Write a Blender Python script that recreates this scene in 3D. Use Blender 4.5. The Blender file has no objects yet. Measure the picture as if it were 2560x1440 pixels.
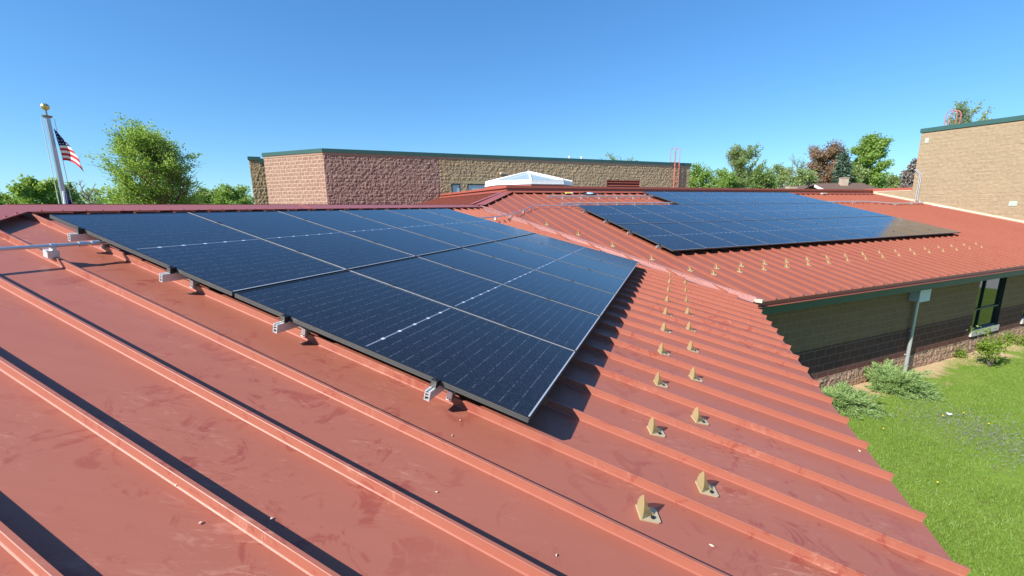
import bpy, math, random
import numpy as np
from mathutils import Vector, Matrix

S = bpy.context.scene
COL = S.collection
Z0 = 4.7                                   # eye height above the lawn
R_ = math.radians

# ------------------------------------------------------------------ camera
FPX, PITCH, ROLL = 1044.34, 0.19244, -0.009677
cp, sp = math.cos(PITCH), math.sin(PITCH)
_f = np.array([0, cp, -sp]); _u = np.array([0, sp, cp]); _r = np.array([1., 0, 0])
CR = math.cos(ROLL) * _r + math.sin(ROLL) * _u
CU = -math.sin(ROLL) * _r + math.cos(ROLL) * _u
cd = bpy.data.cameras.new('camera')
cam = bpy.data.objects.new('camera', cd); COL.objects.link(cam)
M = Matrix.Identity(4)
for i in range(3):
    M[i][0], M[i][1], M[i][2] = CR[i], CU[i], -_f[i]
M[2][3] = Z0
cam.matrix_world = M
cd.sensor_width = 36; cd.lens = FPX / 2560 * 36
cd.clip_start = 0.05; cd.clip_end = 3000
S.camera = cam

# ------------------------------------------------------------------ light
SUN_AZ, SUN_EL = R_(234.8), R_(37.2)       # clockwise from +Y
w = bpy.data.worlds.new('World'); S.world = w; w.use_nodes = True
wn = w.node_tree; wn.nodes.clear()
sky = wn.nodes.new('ShaderNodeTexSky'); sky.sky_type = 'NISHITA'; sky.sun_disc = False
sky.sun_elevation = SUN_EL; sky.sun_rotation = SUN_AZ
sky.air_density = 1.0; sky.dust_density = 0.15; sky.ozone_density = 5.0; sky.altitude = 200
bg = wn.nodes.new('ShaderNodeBackground'); bg.inputs['Strength'].default_value = 0.146
wo = wn.nodes.new('ShaderNodeOutputWorld')
hs = wn.nodes.new('ShaderNodeHueSaturation'); hs.inputs['Saturation'].default_value = 1.18; hs.inputs['Hue'].default_value = .508; wn.links.new(sky.outputs[0], hs.inputs['Color']); gm_ = wn.nodes.new('ShaderNodeGamma'); gm_.inputs[1].default_value = .70; wn.links.new(hs.outputs[0], gm_.inputs[0]); ti_ = wn.nodes.new('ShaderNodeMix'); ti_.data_type = 'RGBA'; ti_.blend_type = 'MULTIPLY'; ti_.inputs[0].default_value = 1; ti_.inputs[7].default_value = (.62, .955, 1.15, 1); wn.links.new(gm_.outputs[0], ti_.inputs[6]); wn.links.new(ti_.outputs[2], bg.inputs['Color']); wn.links.new(bg.outputs[0], wo.inputs[0])
sd = bpy.data.lights.new('sun', 'SUN'); sd.energy = 5.0; sd.angle = R_(0.53); sd.color = (1.0, 0.95, 0.87)
sun = bpy.data.objects.new('sun', sd); COL.objects.link(sun)
sdir = Vector((math.sin(SUN_AZ) * math.cos(SUN_EL), math.cos(SUN_AZ) * math.cos(SUN_EL), math.sin(SUN_EL)))
sun.rotation_euler = sdir.to_track_quat('Z', 'Y').to_euler(); sun.location = (-20, -20, 40)
S.view_settings.view_transform = 'Standard'; S.view_settings.look = 'None'
S.view_settings.exposure = 0.85; S.view_settings.gamma = 1
S.render.engine = 'CYCLES'
S.cycles.max_bounces = 8; S.cycles.diffuse_bounces = 3; S.cycles.glossy_bounces = 4
S.cycles.transparent_max_bounces = 6; S.cycles.caustics_reflective = False; S.cycles.caustics_refractive = False

# ------------------------------------------------------------------ helpers
rnd = random.Random(7)
def V3(x): return np.array(x, float)
def ray(px, py):
    d = _f + CR * (px - 1280) / FPX - CU * (py - 720) / FPX
    return d
def at(px, py, D):
    """point on the sight line at horizontal distance D (metres)"""
    d = ray(px, py); d = d / math.hypot(d[0], d[1])
    return np.array([0, 0, Z0]) + d * D

class MB:
    def __init__(s): s.v = []; s.f = []; s.m = []; s.uv = []
    def poly(s, pts, m=0, uv=None):
        b = len(s.v); s.v += [tuple(p) for p in pts]; s.f.append(list(range(b, b + len(pts)))); s.m.append(m)
        s.uv += list(uv) if uv is not None else [(0, 0)] * len(pts)
    def box(s, o, a, b, c, m=0):
        """o corner, a b c edge vectors"""
        o, a, b, c = map(V3, (o, a, b, c))
        if np.dot(np.cross(a, b), c) < 0: a, b = b, a
        P = [o, o + a, o + a + b, o + b, o + c, o + a + c, o + a + b + c, o + b + c]
        for q in ((3, 2, 1, 0), (4, 5, 6, 7), (0, 1, 5, 4), (1, 2, 6, 5), (2, 3, 7, 6), (3, 0, 4, 7)):
            s.poly([P[i] for i in q], m)
    def cbox(s, c, a, b, d, m=0):
        c, a, b, d = map(V3, (c, a, b, d)); s.box(c - a / 2 - b / 2 - d / 2, a, b, d, m)
    def wall(s, p, q, z0, z1, m=0, off=0.0):
        """vertical quad p->q (xy), uv in metres, faces to the right of p->q"""
        p, q = V3(p), V3(q); L = np.hypot(*(q - p))
        s.poly([(p[0], p[1], z0), (q[0], q[1], z0), (q[0], q[1], z1), (p[0], p[1], z1)], m,
               [(off, z0), (off + L, z0), (off + L, z1), (off, z1)])
    def prism(s, pts, ext, m=0):
        pts = [V3(p) for p in pts]; ext = V3(ext); n = len(pts)
        nn = sum((np.cross(pts[i], pts[(i + 1) % n]) for i in range(n)), np.zeros(3))
        if np.dot(nn, ext) < 0: pts = pts[::-1]
        top = [p + ext for p in pts]
        s.poly(pts[::-1], m); s.poly(top, m)
        for i in range(n):
            j = (i + 1) % n; s.poly([pts[i], pts[j], top[j], top[i]], m)
    def tube(s, pts, r, n=8, m=0, cap=True):
        pts = [V3(p) for p in pts]; rs = r if hasattr(r, '__len__') else [r] * len(pts)
        rings = []
        for i, p in enumerate(pts):
            t = pts[min(i + 1, len(pts) - 1)] - pts[max(i - 1, 0)]; t = t / (np.linalg.norm(t) + 1e-9)
            h = V3((0, 0, 1)) if abs(t[2]) < .9 else V3((1, 0, 0))
            a = np.cross(t, h); a /= np.linalg.norm(a); b = np.cross(t, a)
            rings.append([p + rs[i] * (a * math.cos(k * 2 * math.pi / n) + b * math.sin(k * 2 * math.pi / n)) for k in range(n)])
        for i in range(len(rings) - 1):
            for k in range(n):
                l = (k + 1) % n; s.poly([rings[i][l], rings[i][k], rings[i + 1][k], rings[i + 1][l]], m)
        if cap: s.poly(rings[0], m); s.poly(rings[-1][::-1], m)
    def ball(s, c, r, m=0, n=12, sz=1.0):
        c = V3(c)
        for i in range(n // 2):
            a0, a1 = math.pi * i / (n // 2), math.pi * (i + 1) / (n // 2)
            for k in range(n):
                b0, b1 = 2 * math.pi * k / n, 2 * math.pi * (k + 1) / n
                P = lambda a, b: c + r * V3((math.sin(a) * math.cos(b), math.sin(a) * math.sin(b), math.cos(a) * sz))
                if i == 0: s.poly([P(a0, b0), P(a1, b0), P(a1, b1)], m)
                elif i == n // 2 - 1: s.poly([P(a0, b0), P(a1, b0), P(a0, b1)], m)
                else: s.poly([P(a0, b0), P(a1, b0), P(a1, b1), P(a0, b1)], m)
    def build(s, name, mats, parent=None, smooth=False, bevel=0):
        mats = mats if isinstance(mats, (list, tuple)) else [mats]
        org = V3(parent_world(parent)) if parent else np.zeros(3)
        me = bpy.data.meshes.new(name)
        me.from_pydata([tuple(V3(v) - org) for v in s.v], [], s.f)
        for m in mats: me.materials.append(m)
        me.polygons.foreach_set('material_index', s.m)
        if any(u != (0, 0) for u in s.uv):
            l = me.uv_layers.new(name='UVMap'); l.data.foreach_set('uv', np.array(s.uv, float).ravel())
        if smooth:
            me.polygons.foreach_set('use_smooth', [True] * len(s.f))
        me.update()
        o = bpy.data.objects.new(name, me); COL.objects.link(o)
        if parent: o.parent = parent
        if smooth:
            try: me.set_sharp_from_angle(angle=R_(40))
            except Exception: pass
        if bevel:
            b = o.modifiers.new('bevel', 'BEVEL'); b.width = bevel; b.segments = 2; b.limit_method = 'ANGLE'
        return o
def parent_world(o):
    p = Vector((0, 0, 0))
    while o is not None: p = p + o.location; o = o.parent
    return p
def tag(o, label, cat, group=None, kind=None):
    if label: o['label'] = label
    if cat: o['category'] = cat
    if group: o['group'] = group
    if kind: o['kind'] = kind
    return o
def thing(name, label, cat, loc=(0, 0, 0), group=None):
    o = bpy.data.objects.new(name, None); o.empty_display_size = .2; COL.objects.link(o); o.location = Vector(tuple(loc))
    return tag(o, label, cat, group)
def dup(root, matrix=None, label=None):
    r = root.copy(); COL.objects.link(r)
    if matrix is not None: r.matrix_world = matrix
    if label: r['label'] = label
    for ch in list(root.children):
        c = ch.copy(); COL.objects.link(c); c.parent = r
        for g in list(ch.children):
            d = g.copy(); COL.objects.link(d); d.parent = c
    return r
def frame_matrix(o, u, v, n):
    m = Matrix.Identity(4)
    for i in range(3): m[i][0], m[i][1], m[i][2], m[i][3] = u[i], v[i], n[i], o[i]
    return m

# ------------------------------------------------------------------ materials
def newmat(name):
    m = bpy.data.materials.new(name); m.use_nodes = True
    nt = m.node_tree; b = nt.nodes['Principled BSDF']
    return m, nt, b
def node(nt, typ, props=None, **ins):
    n = nt.nodes.new(typ)
    for k, v in (props or {}).items(): setattr(n, k, v)
    for k, v in ins.items():
        key = int(k[1:]) if k[0] == 'i' and k[1:].isdigit() else k.replace('_', ' ')
        if hasattr(v, 'links') or isinstance(v, bpy.types.NodeSocket): nt.links.new(v, n.inputs[key])
        else: n.inputs[key].default_value = v
    return n
def ramp(nt, fac, stops):
    n = nt.nodes.new('ShaderNodeValToRGB'); nt.links.new(fac, n.inputs[0])
    e = n.color_ramp.elements
    while len(e) < len(stops): e.new(.5)
    for i, (p, c) in enumerate(stops):
        e[i].position = p; e[i].color = (*c, 1) if hasattr(c, '__len__') else (c, c, c, 1)
    return n.outputs[0]
def mix(nt, fac, a, b, mode='MIX'):
    n = nt.nodes.new('ShaderNodeMix'); n.data_type = 'RGBA'; n.blend_type = mode
    for k, v in ((0, fac), (6, a), (7, b)):
        if isinstance(v, bpy.types.NodeSocket): nt.links.new(v, n.inputs[k])
        else: n.inputs[k].default_value = v if k == 0 else (*v, 1)
    return n.outputs[2]
def math_(nt, op, a, b=0.0):
    n = nt.nodes.new('ShaderNodeMath'); n.operation = op
    for k, v in ((0, a), (1, b)):
        if isinstance(v, bpy.types.NodeSocket): nt.links.new(v, n.inputs[k])
        else: n.inputs[k].default_value = v
    return n.outputs[0]
def noise(nt, scale, detail=4, rough=.55, vec=None, dist=0.0, kind='FBM'):
    n = nt.nodes.new('ShaderNodeTexNoise'); n.inputs['Scale'].default_value = scale
    n.inputs['Detail'].default_value = detail; n.inputs['Roughness'].default_value = rough; n.inputs['Distortion'].default_value = dist
    if vec is not None: nt.links.new(vec, n.inputs['Vector'])
    return n.outputs['Fac']
def pos(nt): return nt.nodes.new('ShaderNodeNewGeometry').outputs['Position']
def bump(nt, b, h, strength=.3, dist=.01):
    n = nt.nodes.new('ShaderNodeBump'); n.inputs['Strength'].default_value = strength; n.inputs['Distance'].default_value = dist
    nt.links.new(h, n.inputs['Height']); nt.links.new(n.outputs[0], b.inputs['Normal']); return n
def simple(name, col, rough=.5, metal=0, var=.12, scale=6, spec=.5):
    m, nt, b = newmat(name)
    f = noise(nt, scale, 5, .6, pos(nt))
    c = mix(nt, f, [x * (1 - var) for x in col], [x * (1 + var) for x in col])
    nt.links.new(c, b.inputs['Base Color'])
    b.inputs['Roughness'].default_value = rough; b.inputs['Metallic'].default_value = metal
    b.inputs['Specular IOR Level'].default_value = spec
    return m

AZA, AZB, SL = 0.374511, 1.172188, 0.2484
def roof_paint(name, dusty=1.0, tone=1.0):
    m, nt, b = newmat(name); p = pos(nt)
    big = noise(nt, .9, 3, .5, p)
    patch = noise(nt, 4.2, 12, .70, p, 1.4)
    scuff = noise(nt, 11, 12, .78, p, 3.0)
    c = mix(nt, big, (.322, .107, .070), (.360, .123, .082))
    pm = ramp(nt, patch, [(.55, 0.), (.60, 1.)])
    mask = ramp(nt, noise(nt, .55, 2, .5, p), [(.42, .12), (.58, 1.)])
    pmm = math_(nt, 'MULTIPLY', pm, math_(nt, 'MULTIPLY', mask, .75 * dusty))
    c = mix(nt, pmm, c, (.270, .062, .044))
    def streaks(rot, sc, seed_off, lo, hi):
        mp = node(nt, 'ShaderNodeMapping'); nt.links.new(p, mp.inputs['Vector']); mp.inputs['Rotation'].default_value = (0, 0, rot); mp.inputs['Scale'].default_value = (1, 4.5, 1); mp.inputs['Location'].default_value = (seed_off, 0, 0)
        return ramp(nt, noise(nt, sc, 10, .68, mp.outputs[0], 1.6), [(lo, 0.), (hi, 1.)])
    clus = ramp(nt, noise(nt, 2.1, 4, .6, p, .6), [(.47, 0.), (.62, 1.)])
    cm = math_(nt, 'MULTIPLY', clus, math_(nt, 'MULTIPLY', mask, dusty))
    for rot, sc, so, lo, hi, col, k in ((.5, 5.0, 3, .56, .64, (.50, .24, .175), .50), (-.9, 6.5, 9, .58, .66, (.23, .050, .037), .65), (1.7, 8.0, 5, .58, .65, (.52, .27, .20), .45), (.05, 7.0, 14, .57, .66, (.245, .055, .042), .55)):
        c = mix(nt, math_(nt, 'MULTIPLY', streaks(rot, sc, so, lo, hi), math_(nt, 'MULTIPLY', cm, k)), c, col)
    run = node(nt, 'ShaderNodeMapping'); nt.links.new(p, run.inputs['Vector']); run.inputs['Rotation'].default_value = (0, 0, AZA if dusty > .9 else AZB); run.inputs['Scale'].default_value = (.35, 9, .35)
    rf = noise(nt, 1.6, 4, .6, run.outputs[0])
    c = mix(nt, .30, c, mix(nt, rf, (.80, .78, .77), (1.2, 1.2, 1.2)), 'MULTIPLY')
    fine = ramp(nt, noise(nt, 160, 2, .5, p), [(.70, 0.), (.78, 1.)])
    c = mix(nt, math_(nt, 'MULTIPLY', fine, .10), c, (.55, .30, .24))
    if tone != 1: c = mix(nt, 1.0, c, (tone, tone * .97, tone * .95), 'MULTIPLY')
    nt.links.new(c, b.inputs['Base Color'])
    r = ramp(nt, patch, [(.3, .52), (.7, .40)])
    nt.links.new(r, b.inputs['Roughness'])
    b.inputs['Specular IOR Level'].default_value = .32
    h = noise(nt, 1.7, 2, .4, p)
    bump(nt, b, h, .5, .012)
    return m
M_ROOF = roof_paint('roof_red')
M_ROOF_B = roof_paint('roof_red_toned_down', .5, .80)  # fewer scuffs; colour darkened to offset the stronger sun on this slope
M_TRIM = simple('trim_red', (.33, .088, .062), .38, 0, .10, 3)
M_DARKRED = simple('closure_dark_red', (.10, .02, .018), .6)
M_GREEN = simple('trim_green', (.028, .085, .075), .42, 0, .15, 3)
M_DGREEN = simple('soffit_green', (.03, .075, .045), .5, 0, .2, 2)
M_CREAM = simple('cream_flashing', (.58, .48, .35), .55, 0, .08, 4)
M_ALU = simple('aluminium', (.72, .71, .70), .38, .45, .08, 20)
M_GALV = simple('galvanised_pipe', (.56, .57, .59), .36, .6, .18, 14)
M_WHITE = simple('white_enamel', (.80, .80, .78), .4, 0, .05, 4)
M_BLACK = simple('black_anodised', (.014, .014, .016), .38, 0, .2, 30)
M_LIP_GLINT = simple('frame_lip_glint', (.40, .43, .47), .35, .1, .1, 30)  # pale colour carries the sun and sky glint of the black frame
M_FSIDE = simple('frame_side', (.10, .10, .098), .42, .2, .2, 30)
M_HOLE = simple('hole_dark', (.004, .004, .004), .8)
M_REDP = simple('ladder_red', (.42, .13, .11), .45, 0, .12, 5)
M_BARK = simple('bark', (.13, .10, .075), .9, 0, .35, 9)
M_BARKL = simple('bark_grey', (.24, .21, .19), .9, 0, .3, 9)
M_GREY = simple('box_grey', (.50, .52, .55), .45, 0, .06, 4)
M_BOX_LIT = simple('box_front_lit', (.66, .67, .68), .45, 0, .05, 4)  # box grey made paler: light from the sunny ground put into the front

def blocks(name, c1, c2, mortar, rough_face=1.0, mort=.011, row=.2032, wid=.4064, vmort=True, spk=0.0, mdark=1.0):
    m, nt, b = newmat(name)
    uv = nt.nodes.new('ShaderNodeUVMap').outputs[0]; p = pos(nt)
    br = nt.nodes.new('ShaderNodeTexBrick'); nt.links.new(uv, br.inputs['Vector'])
    br.inputs['Scale'].default_value = 1; br.inputs['Brick Width'].default_value = wid if vmort else 60.
    br.inputs['Row Height'].default_value = row; br.inputs['Mortar Size'].default_value = mort
    br.inputs['Mortar Smooth'].default_value = .15; br.inputs['Bias'].default_value = 0
    br.inputs['Color1'].default_value = (*c1, 1); br.inputs['Color2'].default_value = (*c2, 1); br.inputs['Mortar'].default_value = (*mortar, 1)
    st = noise(nt, .8, 3, .5, p)
    c = mix(nt, math_(nt, 'MULTIPLY', st, .35), br.outputs['Color'], [x * .62 for x in c1], 'MIX')
    g = noise(nt, 9, 6, .65, p)
    c = mix(nt, .55, c, mix(nt, g, (.55, .55, .55), (1.35, 1.35, 1.35)), 'MULTIPLY')
    if spk:
        k = ramp(nt, noise(nt, 70, 2, .6, p), [(.42, 0.), (.60, 1.)])
        c = mix(nt, math_(nt, 'MULTIPLY', k, spk), c, [x * 1.9 for x in c1])
    c = mix(nt, br.outputs['Fac'], c, mortar)
    nt.links.new(c, b.inputs['Base Color']); b.inputs['Roughness'].default_value = .92
    b.inputs['Specular IOR Level'].default_value = .15
    a1 = noise(nt, 7.5, 4, .6, p, .4); a2 = noise(nt, 30, 3, .6, p)
    h = math_(nt, 'ADD', a1, math_(nt, 'MULTIPLY', a2, .25))
    h = math_(nt, 'MULTIPLY', h, math_(nt, 'SUBTRACT', 1.0, br.outputs['Fac']))
    bump(nt, b, h, min(1.0, .9 * rough_face + .05), .22 * rough_face ** 1.5 + .004)
    return m
def vgrid(x, z, cell, seed):
    r = np.random.default_rng(seed); g = r.random((256, 64)); a, b_ = x / cell, z / cell
    i, j = np.floor(a).astype(int), np.floor(b_).astype(int); f, h = a - i, b_ - j; f = f * f * (3 - 2 * f); h = h * h * (3 - 2 * h)
    G = lambda p, q: g[p % 256, q % 64]
    return (G(i, j) * (1 - f) + G(i + 1, j) * f) * (1 - h) + (G(i, j + 1) * (1 - f) + G(i + 1, j + 1) * f) * h
def relief_wall(p, q, z0, z1, mat, parent, amp=.03, step=.05, off=0.0, seed=1, name='wall'):
    """rough split-face wall surface modelled as real relief, joints kept low"""
    p, q = np.array(p[:2], float), np.array(q[:2], float); L = float(np.hypot(*(q - p))); d = (q - p) / L; nrm = np.array([d[1], -d[0]])
    nx, nz = max(2, int(L / step)), max(2, int((z1 - z0) / step)); X, Z = np.meshgrid(np.linspace(0, L, nx + 1), np.linspace(z0, z1, nz + 1), indexing='ij')
    U = X + off; row = np.floor(Z / .2032); v = (Z / .2032) % 1; u = (U / .4064 + .5 * (row % 2)) % 1
    edge = np.clip(np.minimum(np.minimum(u, 1 - u) * .4064, np.minimum(v, 1 - v) * .2032) / .045, 0, 1) ** .8
    h = (vgrid(U, Z, .09, seed) - .25) * 1.0 + (vgrid(U, Z * 1.6, .055, seed + 1) - .5) * .6 + (vgrid(U, Z, .3, seed + 2) - .5) * .4
    h = h * edge * amp; h[0, :] = 0; h[-1, :] = 0
    P = np.stack([p[0] + d[0] * X + nrm[0] * h, p[1] + d[1] * X + nrm[1] * h, Z], -1).reshape(-1, 3)
    org = np.array(parent_world(parent)); idx = np.arange((nx + 1) * (nz + 1)).reshape(nx + 1, nz + 1)
    F = np.stack([idx[:-1, :-1], idx[1:, :-1], idx[1:, 1:], idx[:-1, 1:]], -1).reshape(-1, 4)
    me = bpy.data.meshes.new(name); me.from_pydata((P - org).tolist(), [], F.tolist()); me.materials.append(mat)
    l = me.uv_layers.new(name='UVMap'); uvs = np.stack([U.ravel(), Z.ravel()], 1)[F.ravel()]; l.data.foreach_set('uv', uvs.ravel())
    me.update(); o = bpy.data.objects.new(name, me); COL.objects.link(o); o.parent = parent; return o
M_MAUVE = blocks('mauve_split_block', (.33, .20, .165), (.37, .23, .19), (.46, .33, .28), 1.0, .013)
M_MAUVE_L = blocks('mauve_block_light_joints', (.31, .185, .145), (.345, .21, .165), (.50, .36, .275), .30, .014)
M_TAN = blocks('tan_split_block', (.40, .29, .17), (.45, .33, .20), (.50, .38, .26), 1.0, .012)
M_TAN_L = blocks('tan_block_shallow', (.315, .24, .155), (.335, .255, .165), (.37, .29, .195), .36, .007)  # tan block with shallow relief and thin joints
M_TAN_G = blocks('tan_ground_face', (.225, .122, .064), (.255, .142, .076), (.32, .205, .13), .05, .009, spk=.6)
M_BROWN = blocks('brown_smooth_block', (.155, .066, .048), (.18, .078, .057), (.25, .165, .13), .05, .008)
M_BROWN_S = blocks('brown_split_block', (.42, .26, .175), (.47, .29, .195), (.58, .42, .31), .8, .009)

def panel_glass():
    m, nt, b = newmat('solar_cells')
    uv = nt.nodes.new('ShaderNodeUVMap').outputs[0]
    sx = nt.nodes.new('ShaderNodeSeparateXYZ'); nt.links.new(uv, sx.inputs[0]); U, Vv = sx.outputs[0], sx.outputs[1]
    def tri(x, k):     # distance to the nearest multiple of 1/k, in cells
        f = math_(nt, 'FRACT', math_(nt, 'MULTIPLY', x, k)); return math_(nt, 'ABSOLUTE', math_(nt, 'SUBTRACT', f, .5))
    p = pos(nt)
    c = mix(nt, noise(nt, 3, 2, .5, p), (.004, .0045, .007), (.006, .007, .011))
    finger = ramp(nt, tri(Vv, 24 * 9), [(.28, 0.), (.40, 1.)])
    c = mix(nt, math_(nt, 'MULTIPLY', finger, .55), c, (.030, .033, .042))
    bus = ramp(nt, tri(Vv, 24), [(.465, 0.), (.49, 1.)])
    dash = ramp(nt, noise(nt, 45, 2, .5, p), [(.42, 0.), (.56, 1.)])
    c = mix(nt, math_(nt, 'MULTIPLY', math_(nt, 'MULTIPLY', bus, dash), .95), c, (.12, .13, .16))
    col = ramp(nt, tri(U, 6), [(.485, 0.), (.492, 1.)])
    c = mix(nt, math_(nt, 'MULTIPLY', col, .9), c, (.002, .002, .003))
    d5 = math_(nt, 'ABSOLUTE', math_(nt, 'SUBTRACT', Vv, .5))
    edge = ramp(nt, math_(nt, 'ABSOLUTE', math_(nt, 'SUBTRACT', U, .5)), [(.476, 1.), (.480, 0.)])
    line = math_(nt, 'MULTIPLY', math_(nt, 'LESS_THAN', d5, .0024), edge)
    c = mix(nt, line, c, (.20, .23, .29))
    sp_ = math_(nt, 'MULTIPLY', math_(nt, 'LESS_THAN', d5, .0046), math_(nt, 'GREATER_THAN', tri(U, 6), .425))
    c = mix(nt, math_(nt, 'MULTIPLY', sp_, edge), c, (.60, .62, .66))
    dust = ramp(nt, noise(nt, 230, 1, .5, p), [(.63, 0.), (.69, 1.)])
    c = mix(nt, math_(nt, 'MULTIPLY', dust, .45), c, (.20, .21, .24))
    nt.links.new(c, b.inputs['Base Color'])
    b.inputs['Roughness'].default_value = .13; b.inputs['IOR'].default_value = 1.50
    b.inputs['Specular IOR Level'].default_value = .5
    return m
M_CELL = panel_glass()

def leafmat(name, c1, c2, trans=.5, scale=.7):
    m, nt, b = newmat(name)
    nt.nodes.remove(b); out = nt.nodes['Material Output']
    g = nt.nodes.new('ShaderNodeNewGeometry')
    f = math_(nt, 'ADD', math_(nt, 'MULTIPLY', g.outputs['Random Per Island'], .55), math_(nt, 'MULTIPLY', noise(nt, scale, 3, .6, g.outputs['Position']), .45))
    c = mix(nt, f, c1, c2)
    d = node(nt, 'ShaderNodeBsdfDiffuse', Color=c)
    t = node(nt, 'ShaderNodeBsdfTranslucent', Color=mix(nt, .5, c, (c2[0] * 1.3, c2[1] * 1.2, c2[2] * .6)))
    x = nt.nodes.new('ShaderNodeMixShader'); x.inputs[0].default_value = trans
    nt.links.new(d.outputs[0], x.inputs[1]); nt.links.new(t.outputs[0], x.inputs[2])
    gl = node(nt, 'ShaderNodeBsdfGlossy', Roughness=.5); gl.inputs['Color'].default_value = (1, 1, 1, 1)
    y = nt.nodes.new('ShaderNodeMixShader'); y.inputs[0].default_value = .025
    nt.links.new(x.outputs[0], y.inputs[1]); nt.links.new(gl.outputs[0], y.inputs[2])
    nt.links.new(y.outputs[0], out.inputs[0]); return m

# ------------------------------------------------------------------ roof frames (fitted to the photograph)
def rframe(a):
    u = V3((math.sin(a), math.cos(a), 0)); c = 1 / math.sqrt(1 + SL * SL)
    v = V3((math.cos(a) * c, -math.sin(a) * c, -SL * c)); n = np.cross(u, v)
    if n[2] < 0: n = -n
    return u, v, n
uA, vA, nA = rframe(AZA); uB, vB, nB = rframe(AZB)
OA = V3((-4.06937, 3.73019, -0.02566 + Z0)); OB = V3((2.21028, 14.31588, 0.02341 + Z0))
PA = OA - nA * .19; PB = OB - nB * .165           # pan planes
def A(s, t, h=0.): return PA + uA * s + vA * t + nA * h
def B(s, t, h=0.): return PB + uB * s + vB * t + nB * h
hA = vA[:2] / np.linalg.norm(vA[:2]); hB = vB[:2] / np.linalg.norm(vB[:2])
def zA(x, y): return PA[2] - SL * (np.dot(hA, V3((x, y)) - PA[:2]))
def zB(x, y): return PB[2] - SL * (np.dot(hB, V3((x, y)) - PB[:2]))
ZE = Z0 - 1.866
TA = (PA[2] - ZE) / -vA[2]; TB = (PB[2] - ZE) / -vB[2]
def toA(P): d = V3(P) - PA; return float(d @ uA), float(d @ vA)
def toB(P): d = V3(P) - PB; return float(d @ uB), float(d @ vB)
apexA = (0.07, -.87)
ridgeP = A(*apexA)
# valley: solve plan intersection
def isect(za, zb):
    Mx = np.array([hA, hB]); rhs = [np.dot(hA, PA[:2]) + (PA[2] - za) / SL, np.dot(hB, PB[:2]) + (PB[2] - zb) / SL]
    x = np.linalg.solve(Mx, rhs); return V3((x[0], x[1], za))
E_ = isect(ridgeP[2], ridgeP[2]); VB_ = isect(ZE, ZE)
K_ = B(-1.45, -2.75)
SR = 22.0
def inpoly_range(poly, s):
    ts = []
    for i in range(len(poly)):
        (s0, t0), (s1, t1) = poly[i], poly[(i + 1) % len(poly)]
        if (s0 - s) * (s1 - s) < 0: ts.append(t0 + (t1 - t0) * (s - s0) / (s1 - s0))
    return (min(ts), max(ts)) if len(ts) >= 2 else None
SEAM = [(-.0115, 0), (-.0075, .004), (-.0065, .006), (-.0065, .043), (-.008, .045), (-.008, .050), (-.006, .052), (.009, .052), (.009, .046), (.0065, .043), (.0065, .009), (.011, .006), (.013, 0)]
def slope(fn, poly, phase, pitch=.4065, jit=True, inset=.0, vs_=1e9):
    mb = MB(); P = [fn(s, t) for s, t in poly]
    mb.poly(P); mb.poly([p - V3((0, 0, .012)) for p in P][::-1])
    for i in range(len(P)):
        j = (i + 1) % len(P); d = V3((0, 0, .012)); mb.poly([P[i] - d, P[j] - d, P[j], P[i]])
    smin, smax = min(p[0] for p in poly), max(p[0] for p in poly)
    k = math.ceil((smin - phase) / pitch)
    while phase + k * pitch < smax:
        s = phase + k * pitch; k += 1
        r = inpoly_range(poly, s)
        if not r or r[1] - r[0] < .05: continue
        t0, t1 = r[0], r[1] - (inset if s > vs_ else 0)
        segs = [t0, t1]
        w0 = [fn(s + a, t0, h) for a, h in SEAM]; w1 = [fn(s + a, t1, h) for a, h in SEAM]
        n = len(SEAM)
        for i in range(n - 1): mb.poly([w0[i], w1[i], w1[i + 1], w0[i + 1]])
        mb.poly(w1); mb.poly(w0[::-1])
    return mb
def orient_ok(mb):
    return mb

# ------------------------------------------------------------------ school building under the red roofs
school = thing('school_building', 'low school building with red standing seam metal roofs and brown block walls', 'building', (VB_[0], VB_[1], 0))
def capstrip(fn, line0, line1, wdir0, wdir1, h, lip=.03, th=.012):
    """flat metal strip from line0->line1 (functions of world pts) ; wdir = vector across"""
    mb = MB()
    return mb
sV, tV = toA(VB_); sE, tE = toA(E_)
hipA = lambda t: apexA[0] - (t - apexA[1]) * .97
polyA = [(hipA(TA), TA), (sV, TA), (sE, apexA[1]), apexA]
o = slope(A, polyA, .12, inset=.26, vs_=sV).build('roof', M_ROOF, school)
bV, bE, bK = toB(VB_), toB(E_), toB(K_)
polyB = [bV, (SR, TB), (SR, -2.75), bK, bE]
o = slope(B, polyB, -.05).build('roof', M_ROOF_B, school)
# slope facing the flagpole side of the hub (C), back slope of A, and the end slope at the hip
back = V3((-hB[0], -hB[1], 0)); w247 = V3((-uB[0], -uB[1], 0))
vC = w247 * (1 / math.sqrt(1 + SL * SL)) + V3((0, 0, -SL / math.sqrt(1 + SL * SL))); nC = V3((w247[0] * SL, w247[1] * SL, 1)); nC /= np.linalg.norm(nC)
def Cc(s, t, h=0.): return K_ + back * s + vC * t + nC * h
LC = 10.52
eC = E_ - K_; dE = float(eC @ w247) * math.sqrt(1 + SL * SL); sEc = float(eC @ back)
hAx = V3((hA[0], hA[1], 0)); VM_ = VB_ - 2 * ((VB_ - E_) @ hAx) * hAx      # valley foot mirrored to the back of the ridge
sVc, tVc = float((VM_ - K_) @ back), float((VM_ - K_) @ w247) * math.sqrt(1 + SL * SL)
polyC = [(0, 0), (LC, 0), (LC, tVc), (sVc, tVc), (sEc, dE)]
o = slope(Cc, polyC, .2).build('roof', M_ROOF, school)
vA2 = V3((-hA[0], -hA[1], 0)) / math.sqrt(1 + SL * SL) + V3((0, 0, -SL / math.sqrt(1 + SL * SL))); nA2 = V3((-hA[0] * SL, -hA[1] * SL, 1)); nA2 /= np.linalg.norm(nA2)
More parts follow.
